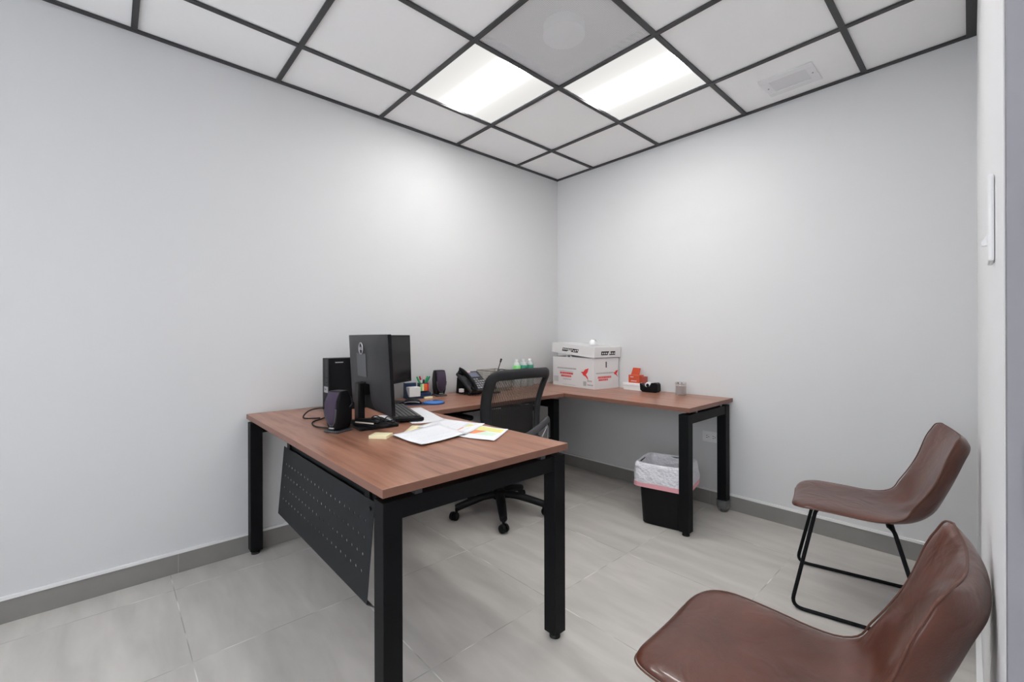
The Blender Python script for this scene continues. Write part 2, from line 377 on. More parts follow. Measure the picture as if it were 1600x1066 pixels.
# ceiling: recessed panels, dark grid
def cell(i, j): return (GX+(i-1)*T, GX+i*T, -GY-j*T, -GY-(j-1)*T)      # x0,x1,y0,y1 ; i=0 next to the left wall, j=0 next to the back wall
LIGHTS = {(1, 2), (2, 1), (3, 3), (5, 5)}; VENTS = {(2, 2)}
bm = bmesh.new(); CW = 0.012
NI, NJ = 7, 7
XM = xr(0)+0.07
for i in range(0, NI):
    for j in range(0, NJ):
        if (i, j) in LIGHTS | VENTS: continue
        x0, x1, y0, y1 = cell(i, j); x0 = max(x0, 0); y1 = min(y1, 0); y0 = max(y0, FY); x1 = min(x1, HX)
        if x1 <= x0 or y1 <= y0: continue
        box(bm, x0+0.002, x1-0.002, y0+0.002, y1-0.002, H+0.010, H+0.028)
ce = struct('ceiling', bm, 'ceil')
struct('trim_2', B(-0.1, HX+0.1, FY-0.1, 0.1, 3.0, 3.05), 'white')
bm = bmesh.new()
for i in range(0, NI):
    x = GX+i*T
    if x < HX: box(bm, x-CW, x+CW, FY, 0, H, H+0.008)
for j in range(0, NJ):
    y = -GY-j*T
    if y > FY: box(bm, 0, HX, y-CW, y+CW, H-0.0004, H+0.0076)
box(bm, 0, 0.02, FY, 0, H-0.002, H+0.009); box(bm, 0, HX, -0.02, 0, H-0.002, H+0.009)
struct('trim_3', bm, 'grid')
bm = bmesh.new(); prism(bm, [(xr(0)-0.035, -0.0), (xr(0), 0), (xr(YE), YE), (xr(YE)-0.035, YE)], H-0.003, H+0.0075); struct('trim_4', bm, 'grid')

def troffer(i, j, label):
    x0, x1, y0, y1 = cell(i, j); t = thing('ceiling_light', label, 'ceiling light', ((x0+x1)/2, (y0+y1)/2, H+0.0095), 0, 'square ceiling lights')
    h = 0.290
    obj('lens', B(-h, h, -h, h, 0.004, 0.010), 'lamp', t)
    bm = bmesh.new()
    for a in (-1, 1):
        box(bm, -h-0.010, h+0.010, a*(h+0.005)-0.005, a*(h+0.005)+0.005, 0, 0.06); box(bm, a*(h+0.005)-0.005, a*(h+0.005)+0.005, -h, h, 0, 0.06)
    box(bm, -h, h, -h, h, 0.055, 0.06)
    obj('housing', bm, 'white', t)
troffer(1, 2, 'square recessed ceiling light nearer the left wall, glowing bar across it')
troffer(2, 1, 'square recessed ceiling light nearer the back wall, left of the white ceiling grille')
troffer(3, 3, 'square recessed ceiling light above the leather chairs')
troffer(5, 5, 'square recessed ceiling light over the entrance side of the room')
x0, x1, y0, y1 = cell(2, 2)
v = thing('return_air_grille', 'square grey perforated air grille in ceiling between the two glowing lights', 'air vent', ((x0+x1)/2, (y0+y1)/2, H+0.0095))
bm = bmesh.new(); h = 0.298; poly(bm, [(-h, -h, 0), (h, -h, 0), (h, h, 0), (-h, h, 0)]); obj('perforated_panel', bm, 'vent', v)
bm = bmesh.new(); box(bm, -h, h, -h, h, 0.05, 0.06)
for a in (-1, 1): box(bm, -h, h, a*h-0.003, a*h+0.003, 0.001, 0.05); box(bm, a*h-0.003, a*h+0.003, -h, h, 0.001, 0.05)
obj('plenum_box', bm, mat('plenum_grey', (0.66, 0.67, 0.67)), v)
bm = bmesh.new(); cyl(bm, (0.0, 0, 0.0015), (0.0, 0, 0.05), 0.10, n=32); obj('duct_collar', bm, mat('duct_collar', (0.88, 0.89, 0.89), rough=0.6), v)
# white grille plate in the back row tile
s = thing('ceiling_speaker', 'small white rectangular grille set in ceiling tile by back wall', 'ceiling grille', (1.942, -0.222, H+0.0095))
bm = bmesh.new(); ox, oy, ix, iy = 0.130, 0.112, 0.088, 0.066
for a in (-1, 1):
    box(bm, -ox, ox, min(a*iy, a*oy), max(a*iy, a*oy), -0.006, 0); box(bm, min(a*ix, a*ox), max(a*ix, a*ox), -iy, iy, -0.006, 0)
obj('bezel', bm, 'white', s, bevel=0.002)
bm = bmesh.new(); box(bm, -ix, ix, -iy, iy, -0.002, 0); obj('grille', bm, mat('speaker_grille', (0.70, 0.70, 0.71), rough=0.7, noise=0.2, nscale=500), s)
for a in (-1, 1):
    bm = bmesh.new(); cyl(bm, (a*0.109, 0.0, -0.0085), (a*0.109, 0.0, -0.006), 0.004, n=10); obj('screw', bm, 'button', s)

# ------------------------------------------------------------ wall fittings
o = thing('wall_outlet', 'white double power outlet low on back wall beneath the desk end', 'power outlet', (1.40, -0.0005, 0.463))
obj('cover_plate', B(-0.058, 0.058, -0.006, 0, -0.037, 0.037), 'white', o, bevel=0.003)
for a in (-0.022, 0.022):
    r = obj('socket', B(a-0.016, a+0.016, -0.009, -0.0061, -0.017, 0.017), 'trim', o, bevel=0.003)
    bm = bmesh.new()
    for z in (-0.007, 0.007): box(bm, a-0.008, a+0.002, -0.0096, -0.0091, z-0.0016, z+0.0016)
    cyl(bm, (a+0.009, -0.0096, 0), (a+0.009, -0.0091, 0), 0.003, n=8)
    obj('slot', bm, 'cardin', r)
ys = -2.03
s = thing('light_switch', 'white light switch plate high on right wall', 'light switch', (xr(ys)-0.0005, ys, 1.334), math.atan(WSL))
obj('cover_plate', B(-0.007, 0, -0.035, 0.035, -0.066, 0.066), 'trim', s, bevel=0.003)
bm = bmesh.new(); prism(bm, [(0, 0.010), (-0.007, -0.003), (-0.006, -0.008), (0, -0.008)], -0.006, 0.006, mx=Matrix.Translation((-0.0071, 0, -0.03)) @ Matrix.Rotation(PI/2, 4, 'X'))
obj('toggle', bm, 'trim', s)
h_ = thing('door_hinge', 'small white two-leaf hinge on grey door jamb', 'hinge', (2.752, YE-0.1005, 1.018))
obj('leaf', B(-0.018, 0.03, -0.006, 0, 0.001, 0.038), 'trim', h_, bevel=0.002); obj('leaf', B(-0.018, 0.03, -0.006, 0, -0.038, -0.001), 'trim', h_, bevel=0.002)

# ------------------------------------------------------------ desks
LT = 0.058; FZ = 0.702         # leg thickness, frame top
def leg(parent, x, y, foot=True, name='leg'):
    l = obj(name, B(x-LT/2, x+LT/2, y-LT/2, y+LT/2, 0.022, FZ), 'frame', parent, bevel=0.002)
    bm = bmesh.new(); cyl(bm, (x, y, 0), (x, y, 0.012), 0.021, n=20); cyl(bm, (x, y, 0.012), (x, y, 0.0219), 0.015, n=16)
    obj('levelling_foot', bm, 'foot', l); return l
DX0, DX1, DY0, DY1 = 0.008, 1.604, -2.512, -1.7497
d = thing('front_desk', 'walnut-topped desk with black legs and perforated front panel, nearest the camera', 'desk', (0, 0, 0))
def top(parent, pts, mt):
    bm = bmesh.new(); prism(bm, pts, ZT-0.025, ZT); o = obj('desktop', bm, mt, parent, bevel=0.0012)
    o.data.materials.append(M_['edge'])
    for p in o.data.polygons:
        if abs(p.normal.z) < 0.5: p.material_index = 1
    return o
top(d, [(DX0, DY0), (DX1, DY0), (DX1, DY1), (DX0, DY1)], 'woodx')
for x in (DX0+0.035, DX1-0.036):
    for y in (DY0+0.034, DY1-0.037): leg(d, x, y)
for x in (DX0+0.035, DX1-0.036):
    obj('end_rail', B(x-0.025, x+0.025, DY0+0.034+LT/2, DY1-0.037-LT/2, FZ-0.056, FZ-0.001), 'frame', d, bevel=0.002)
    for y in (DY0+0.12, DY1-0.12): obj('spacer', B(x-0.02, x+0.02, y-0.012, y+0.012, FZ-0.0008, ZT-0.0252), 'plas3', d)
for y, rh, xa, xb in ((-2.372, 0.16, 0.31, 1.31), (DY1-0.15, 0.05, DX0+0.062, DX1-0.063)): obj('side_rail', B(xa, xb, y-0.02, y+0.02, FZ-rh, FZ-0.003), 'frame', d, bevel=0.002)
# perforated modesty panel, leaning out at the bottom
def perf_panel():
    bm = bmesh.new(); W, Hh = 1.03, 0.332; cs = 0.0455; rows = 4; cols = 21; x0 = 0.037; z0 = 0.060; pr = 0.0056
    xs = [0, x0]+[x0+cs*(i+1) for i in range(cols)]+[W]; pz = 0.0555; zs = [0, z0]+[z0+pz*(i+1) for i in range(rows)]+[Hh]
    V = {}
    def v(x, z):
        k = (round(x, 5), round(z, 5))
        if k not in V: V[k] = bm.verts.new((x, 0, z))
        return V[k]
    for a in range(len(xs)-1):
        for b in range(len(zs)-1):
            X0, X1, Z0, Z1 = xs[a], xs[a+1], zs[b], zs[b+1]
            if 1 <= a <= cols and 1 <= b <= rows:
                cx, cz = (X0+X1)/2, (Z0+Z1)/2
                outer = [v(X0, Z0), v(X1, Z0), v(X1, Z1), v(X0, Z1)]
                inn = [bm.verts.new((cx+pr*math.cos(PI/4*q), 0, cz+pr*math.sin(PI/4*q))) for q in range(8)]
                # corner angles 225,315,45,135 -> inner idx 5,7,1,3
                ci = [5, 7, 1, 3]
                for s_ in range(4):
                    i0 = ci[s_]; i1 = ci[(s_+1) % 4]; mid = (i0+1) % 8
                    bm.faces.new((outer[s_], outer[(s_+1) % 4], inn[i1], inn[mid], inn[i0]))
            else: bm.faces.new((v(X0, Z0), v(X1, Z0), v(X1, Z1), v(X0, Z1)))
    return bm
bm = perf_panel()
mx = Matrix.Translation((0.293, -2.432, 0.275)) @ Matrix.Rotation(math.radians(-5.0), 4, 'X')
bmesh.ops.transform(bm, matrix=mx, verts=bm.verts[:])
pn = obj('modesty_panel', bm, 'panel', d, solid=0.0015)
bm = bmesh.new(); poly(bm, [(0.293, -2.432, 0.275), (1.323, -2.432, 0.275), (1.323, -2.405, 0.255), (0.293, -2.405, 0.255)]); obj('lower_flange', bm, 'plas3', pn, solid=0.002)
for x in (0.36, 1.26): obj('bracket', B(x-0.02, x+0.02, -2.402, -2.3925, 0.56, 0.655), 'frame', pn)
bm = bmesh.new(); cyl(bm, (1.296, -2.405, 0.577), (1.296, -2.412, 0.577), 0.008, n=12); obj('bolt', bm, 'foot', pn)

# L-shaped worktops
d2 = thing('side_desk', 'walnut-topped return desk running along the left wall behind the office chair', 'desk', (0, 0, 0))
XMID = 0.612; YM = -0.6228; XE = 1.546
top(d2, [(0.008, DY1+0.002), (XMID, DY1+0.002), (XMID, YM), (0.008, YM)], 'woody')
leg(d2, XMID-0.05, YM-0.06)
leg(d2, 0.045, YM-0.06)
obj('end_rail', B(0.045+LT/2, XMID-0.05-LT/2, YM-0.085, YM-0.035, FZ-0.056, FZ-0.001), 'frame', d2, bevel=0.002)
for x in (0.12, 0.33): obj('side_rail', B(x-0.02, x+0.02, DY1+0.03, YM-0.0855, FZ-0.05, FZ-0.003), 'frame', d2, bevel=0.002)
for x in (0.14, 0.49): obj('spacer', B(x-0.012, x+0.012, YM-0.08, YM-0.04, FZ-0.0008, ZT-0.0252), 'plas3', d2)
d3 = thing('back_desk', 'walnut-topped desk against the back wall, carton and waste bin at it', 'desk', (0, 0, 0))
top(d3, [(0.008, YM+0.0015), (XE, YM+0.0015), (XE, -0.006), (0.008, -0.006)], 'woodx')
LY0, LY1 = YM+0.036, -0.062
leg(d3, XE-0.040, LY0); l = leg(d3, XE-0.040, LY1)
leg(d3, 0.06, LY0)
obj('end_rail', B(XE-0.065, XE-0.015, LY0+LT/2, LY1-LT/2, FZ-0.056, FZ-0.001), 'frame', d3, bevel=0.002)
for y in (LY0+0.1, LY1-0.08): obj('spacer', B(XE-0.06, XE-0.02, y-0.012, y+0.012, FZ-0.0008, ZT-0.0252), 'plas3', d3)
for y in (LY1-0.10,): obj('side_rail', B(0.06+LT/2, XE-0.0655, y-0.02, y+0.02, FZ-0.05, FZ-0.003), 'frame', d3, bevel=0.002)
bm = bmesh.new()
lathe(bm, [(0.030, 0.002), (0.036, 0.02), (0.044, 0.035), (0.041, 0.06), (0.0425, 0.075)], (XE-0.040, LY1, 0), 14)
for v_ in bm.verts: v_.co += Vector((random.uniform(-.003, .003), random.uniform(-.003, .003), random.uniform(-.002, .004)))
obj('plastic_wrap', bm, mat('crumpled_wrap', (0.5, 0.5, 0.5), rough=0.15, alpha=0.28, bump=1, bscale=60), l, smooth=True)

# ------------------------------------------------------------ leather chairs
def leather_chair(label, loc, rz):
    t = thing('lounge_chair', label, 'chair', loc, rz, 'brown leather visitor chairs')
    prof = [(-0.237, 0.426), (-0.232, 0.436), (-0.218, 0.446), (-0.19, 0.453), (-0.14, 0.457), (-0.04, 0.453), (0.04, 0.447), (0.105, 0.447), (0.150, 0.458), (0.182, 0.484), (0.203, 0.524), (0.224, 0.582), (0.247, 0.645), (0.270, 0.710), (0.292, 0.762), (0.300, 0.778), (0.304, 0.786)]
    hw = [0.135, 0.166, 0.192, 0.213, 0.226, 0.228, 0.223, 0.215, 0.211, 0.210, 0.213, 0.220, 0.224, 0.222, 0.206, 0.190, 0.165]
    P = smooth_path([(y, z, 0) for y, z in prof], 3); Wd = smooth_path([(x, 0, 0) for x in hw], 3)
    n = len(P); bm = bmesh.new(); loops = []; edge_l = []; edge_r = []; NU = 16
    for i in range(n):
        p = P[i]; q = P[min(i+1, n-1)]-P[max(i-1, 0)]; q.normalize(); nrm = Vector((-q.y, q.x))
        s = i/(n-1); lift = 0.008 + 0.052*math.exp(-((s-0.58)/0.13)**2) + 0.042*math.exp(-((s-0.84)/0.16)**2)
        if s < 0.15: lift *= s/0.15
        th = (0.034+0.018*max(0, min(1, (s-0.45)/0.15)))*min(1, 0.30+5.0*min(s, 1-s)) ; W2 = Wd[i].x
        wr = 0.009*math.exp(-((s-0.53)/0.05)**2)          # gathered folds at the crease
        loop = []
        for j in range(NU+1):                              # sitter side
            u = -1+2*j/NU; k = abs(u)**2.8*lift - 0.5*th*abs(u)**8 + wr*math.sin(u*9+1.3)*(1-abs(u)) - 0.004*math.cos(u*PI/2)
            loop.append((u*W2, k))
        for j in range(NU-1, 0, -1):                       # under side
            u = -1+2*j/NU; k = abs(u)**2.8*lift - th + 0.5*th*abs(u)**8
            loop.append((u*W2*0.985, k))
        loops.append([bm.verts.new((x, p.x+nrm.x*(k-0.0), p.y-0.013+nrm.y*(k-0.0))) for x, k in loop])
        ke = lift-0.5*th
        edge_l.append(Vector((-W2+0.0035, p.x+nrm.x*ke, p.y-0.013+nrm.y*ke))); edge_r.append(Vector((W2-0.0035, p.x+nrm.x*ke, p.y-0.013+nrm.y*ke)))
    for i in range(n-1): bridge(bm, loops[i], loops[i+1])
    L_ = len(loops[0])
    for lp in (loops[0], loops[-1]):
        for j in range(1, NU): 
            a_, b_ = lp[j], lp[(L_-j) % L_]; c_, d_ = lp[j+1] if j+1 <= NU else None, lp[(L_-j-1) % L_]
            if j+1 < NU: bm.faces.new((a_, c_, d_, b_))
        bm.faces.new((lp[0], lp[1], lp[L_-1])); bm.faces.new((lp[NU-1], lp[NU], lp[NU+1]))
    ft = [v_.co.copy() for v_ in loops[-1][1:NU]]; fb = [v_.co.copy() for v_ in loops[0][NU-1:0:-1]]
    edge = edge_l + ft + edge_r[::-1] + fb
    sh = obj('seat_shell', bm, 'leather', t, smooth=True, sub=2)
    # frame: each side one bent rod
    for sx in (-1, 1):
        bm = bmesh.new()
        pts = [(sx*0.13, -0.14, 0.412), (sx*0.16, -0.150, 0.406), (sx*0.228, -0.235, 0.009), (sx*0.228, 0.205, 0.009), (sx*0.165, 0.105, 0.387), (sx*0.13, 0.09, 0.391)]
        tube(bm, fillet(pts, 0.045), 0.0075, n=10); obj('sled_leg', bm, 'frame', t, smooth=True)
    for y_, z_ in ((-0.142, 0.411), (0.09, 0.391)):
        bm = bmesh.new(); tube(bm, [(-0.135, y_, z_), (0.135, y_, z_)], 0.007); obj('cross_bar', bm, 'frame', t, smooth=True)
    bm = bmesh.new(); tube(bm, edge, 0.0022, n=6, closed=True); obj('piping', bm, 'seam', sh, smooth=True)
    return t
leather_chair('brown leather armless chair on black sled legs, farther one, near the back wall', (2.312, -0.645, 0), math.radians(-90+12))
leather_chair('brown leather armless chair nearest the camera, cut by bottom of the picture', (2.375, -1.985, 0), math.radians(-90+2))

# ------------------------------------------------------------ office chair
oc = thing('office_chair', 'black mesh-back swivel office chair with armrests between the desks', 'office chair', (0.52, -1.165, 0), 0)
for k in range(5):
    a = math.radians(-36+72*k); ca, sa = math.cos(a), math.sin(a)
    bm = bmesh.new(); tube(bm, smooth_path([(0.03*ca, 0.03*sa, 0.125), (0.12*ca, 0.12*sa, 0.12), (0.24*ca, 0.24*sa, 0.093), (0.295*ca, 0.295*sa, 0.078)], 5), lambda s: 0.033-0.010*s, n=10, rz=0.022)
    obj('base_spoke', bm, 'plas', oc, smooth=True)
    c = bmesh.new(); cyl(c, (0.292*ca, 0.292*sa, 0.05), (0.292*ca, 0.292*sa, 0.077), 0.009, n=10)
    px, py = 0.308*ca, 0.308*sa; w_ = a+0.7; wx, wy = -math.sin(w_), math.cos(w_)
    ck = obj('caster', c, 'plas', oc, smooth=True)
    for s in (-1, 1):
        c = bmesh.new(); cyl(c, (px+wx*s*0.005, py+wy*s*0.005, 0.029), (px+wx*s*0.024, py+wy*s*0.024, 0.029), 0.028, 0.024, n=20); obj('caster_wheel', c, 'plas', ck, bevel=0.003)
bm = bmesh.new(); lathe(bm, [(0.045, 0.10), (0.048, 0.14), (0.03, 0.155), (0.028, 0.26), (0.022, 0.262), (0.022, 0.40)], (0, 0, 0), 20); obj('gas_lift', bm, 'plas', oc, smooth=False)
bm = bmesh.new(); box(bm, -0.12, 0.14, -0.08, 0.08, 0.395, 0.435); obj('tilt_mechanism', bm, 'plas', oc, bevel=0.01)
bm = bmesh.new(); prism(bm, rrect(-0.27, 0.20, -0.235, 0.235, 0.08), 0.435, 0.505); obj('seat', bm, mat('black_seat_fabric', (0.018, 0.018, 0.02), rough=0.9, bump=0.4, bscale=300), oc, bevel=0.022, seg=4, smooth=True)
# back: rear frame ring, width along y, seen from behind
def backpt(u, z):      # u -1..1 across, z height
    s = (z-0.50)/0.45; w_ = 0.238*(1-0.16*(1-min(1, max(0, s)))**1.5)
    x = 0.175 + 0.075*s - 0.055*math.sin(PI*min(1, max(0, s))) - 0.035*(1-u*u)*-1 - 0.02
    return Vector((x, u*w_, z))
outer = []
ztop, zbot = 0.925, 0.50
for k in range(12): outer.append((-1, zbot+0.05+(ztop-0.09-zbot)*k/11))
for k in range(1, 6): a = PI/2*k/6; outer.append((-1+0.22*(1-math.cos(a)), ztop-0.04+0.04*math.sin(a)))
for k in range(9): outer.append((-0.78+1.56*k/8, ztop+0.004*math.sin(PI*k/8)))
for k in range(1, 6): a = PI/2*(1-k/6); outer.append((1-0.22*(1-math.cos(a)), ztop-0.04+0.04*math.sin(a)))
for k in range(12): outer.append((1, ztop-0.04-(ztop-0.09-zbot)*k/11))
for k in range(7): outer.append((0.85-1.7*k/6, zbot+0.015*abs(k-3)/3))
bm = bmesh.new(); tube(bm, [backpt(u, z) for u, z in outer], 0.018, n=12, closed=True, rz=0.034)
bf = obj('backrest_frame', bm, 'plas2', oc, smooth=True)
bm = bmesh.new(); rows = []
for i in range(13):
    z = zbot+0.01+(ztop-zbot-0.015)*i/12; k = 0.95 if i < 12 else 0.9
    rows.append([bm.verts.new(backpt(-k+2*k*j/12, z)) for j in range(13)])
for i in range(12):
    for j in range(12): bm.faces.new((rows[i][j], rows[i][j+1], rows[i+1][j+1], rows[i+1][j]))
# fabric stripes must run up the back: store in a mesh turned so local x is the width
bmesh.ops.transform(bm, matrix=Matrix.Rotation(-PI/2, 4, 'Z'), verts=bm.verts[:])
mf = obj('mesh_panel', bm, 'mesh', bf, smooth=True); mf.rotation_euler = (0, 0, PI/2)
bm = bmesh.new(); rows = []
for i in range(7):
    z = zbot+0.02+0.19*i/6
    rows.append([bm.verts.new(backpt(-0.90+1.8*j/12, z)+Vector((-0.022, 0, 0))) for j in range(13)])
for i in range(6):
    for j in range(12): bm.faces.new((rows[i][j], rows[i][j+1], rows[i+1][j+1], rows[i+1][j]))
obj('shade_backing', bm, 'foot', bf, solid=0.004, smooth=True)  # black sheet standing in for the under-desk darkness seen through the mesh
bm = bmesh.new(); tube(bm, smooth_path([(0.10, 0, 0.42), (0.20, 0, 0.42), (0.245, 0, 0.47), (0.235, 0, 0.53)], 5), 0.028, n=10, rz=0.014); obj('back_support', bm, 'plas2', oc, smooth=True)
# grey bowed rear handle on the support
bm = bmesh.new(); tube(bm, smooth_path([(0.245, -0.20, 0.47), (0.29, -0.12, 0.525), (0.305, 0.0, 0.570), (0.285, 0.12, 0.605), (0.25, 0.20, 0.622), (0.235, 0.225, 0.60), (0.235, 0.225, 0.50)], 6), 0.008, n=10, rz=0.022); obj('rear_brace', bm, 'plas3', oc, smooth=True)
bm = bmesh.new(); tube(bm, smooth_path([(0.275, 0.10, 0.50), (0.28, 0.14, 0.56), (0.27, 0.175, 0.585), (0.262, 0.185, 0.50)], 6), 0.004, n=8); obj('brace_wire', bm, 'silver', oc, smooth=True)
for s in (-1, 1):
    bm = bmesh.new(); prism(bm, rrect(-0.20, 0.055, s*0.275-0.04, s*0.275+0.04, 0.035), 0.645, 0.672); ar = obj('armrest', bm, 'plas', oc, bevel=0.01, smooth=True)
    bm = bmesh.new(); tube(bm, fillet([(-0.05, s*0.18, 0.425), (-0.05, s*0.29, 0.43), (-0.065, s*0.275, 0.645)], 0.05), 0.024, n=10, rz=0.014); obj('arm_post', bm, 'plas', ar, smooth=True)

# ------------------------------------------------------------ waste bin
wb = thing('waste_bin', 'black square waste bin with white bag and pink drawstring under back desk', 'waste bin', (1.330, -0.480, 0), math.radians(12))
def sq(bm, h, r, z, jit=0, n=5, ph_=0):
    vs_ = []; base = rrect(-h, h, -h*0.92, h*0.92, r, n); pts = []
    for i, p in enumerate(base):
        q = base[(i+1) % len(base)]; L_ = math.hypot(q[0]-p[0], q[1]-p[1]); k_ = max(1, int(L_/0.018)) if jit else 1
        k_ = (9 if L_ > 0.05 else 1) if jit else 1
        for c in range(k_): pts.append((p[0]+(q[0]-p[0])*c/k_, p[1]+(q[1]-p[1])*c/k_))
    for i, (x, y) in enumerate(pts):
        a_ = 2*PI*i/len(pts); j = jit*(math.sin(7*a_+ph_*3)+0.8*math.sin(12*a_-ph_*5)+random.uniform(-.6, .6))
        vs_.append(bm.verts.new((x*(1+j), y*(1+j), z+(jit*0.15*math.sin(5*a_+ph_) if jit else 0))))
    return vs_
bm = bmesh.new()
lv = [(0.116, 0.0), (0.121, 0.006), (0.143, 0.365), (0.148, 0.372), (0.143, 0.372), (0.110, 0.012)]
R = [sq(bm, h, 0.03+0.01*z/0.37, z) for h, z in lv]
for a, b in zip(R[:-1], R[1:]): bridge(bm, a, b)
bm.faces.new(R[0][::-1]); bm.faces.new(R[-1])
obj('body', bm, 'plas', wb, smooth=False)
bm = bmesh.new()
lv = [(0.105, 0.16, .001), (0.122, 0.28, .02), (0.138, 0.362, .014), (0.148, 0.384, .010), (0.158, 0.378, .012), (0.165, 0.352, .018), (0.164, 0.32, .024), (0.169, 0.29, .018), (0.167, 0.262, .006)]
R = [sq(bm, h, 0.045, z, j, 6, 0.35*k_) for k_, (h, z, j) in enumerate(lv)]
for a, b in zip(R[:-1], R[1:]): bridge(bm, a, b)
ln = obj('bin_liner', bm, 'liner', wb, smooth=True, sub=1)
bm = bmesh.new(); R = [sq(bm, h, 0.045, z) for h, z in ((0.1675, 0.263), (0.1680, 0.236))]; bridge(bm, *R); obj('drawstring_band', bm, 'pink', ln, solid=0.001)

# ------------------------------------------------------------ monitors
def monitor(label, loc, rz, w_, h_, z0, tilt, logo, basew=0.24, neck_off=0.0):
    t = thing('monitor', label, 'computer monitor', loc, rz)
    # local: screen faces +y, back faces -y, panel centre at x=0
    mx = Matrix.Translation((0, 0, z0)) @ Matrix.Rotation(tilt, 4, 'X')
    bm = bmesh.new(); box(bm, -w_/2, w_/2, -0.010, 0.006, 0, h_, mx=mx)
    bz = obj('bezel', bm, 'plas', t, bevel=0.002)
    # back shell, gently bulged, with a recess cut for the neck
    bm = bmesh.new(); nx, nz = 20, 14; G = []
    rx0, rx1, rz1 = -0.075, 0.085, 0.128
    for i in range(nx+1):
        col = []
        for j in range(nz+1):
            u = -1+2*i/nx; v_ = j/nz; d_ = 0.026*(1-abs(u)**4)*(1-(2*v_-1)**6)*0.9
            col.append(bm.verts.new(mx @ Vector((u*(w_/2-0.003), -0.0105-d_, 0.003+v_*(h_-0.006)))))
        G.append(col)
    for i in range(nx):
        for j in range(nz):
            cx = (-1+2*(i+.5)/nx)*w_/2; cz = (j+.5)/nz*h_
            if logo and rx0 < cx < rx1 and cz < rz1: continue
            bm.faces.new((G[i][j], G[i+1][j], G[i+1][j+1], G[i][j+1]))
    bs = obj('back_cover', bm, 'plas2', t, smooth=True)
    if logo:
        bm = bmesh.new(); box(bm, -0.083, 0.083, -0.0125, -0.0105, 0.003, 0.125, mx=mx); obj('recess_shade_plate', bm, 'cardin', bs)  # flat dark plate paints the shade inside the neck recess
    bm = bmesh.new(); box(bm, -w_/2+0.008, w_/2-0.008, 0.0062, 0.0068, 0.018, h_-0.008, mx=mx); obj('screen', bm, 'screen', t)
    if logo:
        bm = bmesh.new(); r = 0.026; cz = h_-0.062; cx = -0.005+neck_off
        tube(bm, [mx @ Vector((cx+r*math.cos(a), -0.0368, cz+r*math.sin(a))) for a in [2*PI*q/28 for q in range(28)]], 0.0026, n=6, closed=True)
        em = obj('emblem', bm, 'silver', bs, smooth=True)
        text_mesh('emblem_lettering', 'DELL', 0.020, 'silver', em, mx @ Matrix.Translation((cx, -0.0375, cz)) @ Matrix.Rotation(PI/2, 4, 'X') @ Matrix.Scale(0.82, 4, (1, 0, 0)))
        bm = bmesh.new(); box(bm, -0.075+neck_off, 0.055+neck_off, -0.0362, -0.0350, 0.155, 0.262, mx=mx); obj('vesa_cover', bm, 'plas3', bs, bevel=0.001)
    nb = -0.052 if logo else -0.045
    bm = bmesh.new(); prism(bm, rrect(-0.034, 0.034, nb-0.022, nb+0.008, 0.008), 0.012, 0.20 if logo else z0+0.12)
    nk = obj('neck', bm, 'plas', t, bevel=0.002)
    bm = bmesh.new(); box(bm, -0.03, 0.03, nb+0.005, -0.011, 0.145, 0.205); obj('mount_arm', bm, 'plas', t, bevel=0.004)
    bm = bmesh.new(); prism(bm, rrect(-basew/2, basew/2, -0.095, 0.085, 0.012), 0, 0.012); obj('base', bm, 'plas', t, bevel=0.002)
    return t
monitor('black flat monitor seen from behind, round silver emblem, on front desk', (0.742, -2.142, ZT), math.radians(-6), 0.548, 0.347, 0.076, math.radians(3), True)
monitor('black flat monitor with dark screen facing the room, half hidden behind the other monitor', (0.203, -1.785, ZT), math.radians(-61), 0.50, 0.306, 0.118, math.radians(2), False, 0.16)

# ------------------------------------------------------------ tower, speakers
t = thing('desktop_computer', 'black small desktop computer tower standing upright behind the near speaker', 'computer', (0.190, -2.155, ZT))
obj('case', B(-0.047, 0.047, 0.004, 0.235, 0, 0.294), 'plas', t, bevel=0.002)
fp = obj('front_panel', B(-0.047, 0.047, -0.006, 0.0038, 0.002, 0.294), 'plas', t, bevel=0.002)
obj('port_strip', B(-0.002, 0.036, -0.0072, -0.0062, 0.14, 0.285), 'plas2', fp)
bm = bmesh.new(); cyl(bm, (0.02, -0.0078, 0.225), (0.02, -0.0073, 0.225), 0.004, n=10); obj('power_button', bm, 'foot', fp)
for z in (0.185, 0.16): obj('port', B(0.014, 0.028, -0.0078, -0.0073, z-0.003, z+0.003), 'foot', fp)
lb = obj('badge', B(-0.018, 0.036, -0.0078, -0.0063, 0.103, 0.136), 'label', fp)
text_mesh('badge_lettering', 'DELL', 0.013, 'blackink', lb, Matrix.Translation((0.004, -0.0082, 0.120)) @ Matrix.Rotation(PI/2, 4, 'X'), 0.0002)
obj('side_mark', B(0.0472, 0.0478, 0.03, 0.075, 0.268, 0.273), 'label', t)
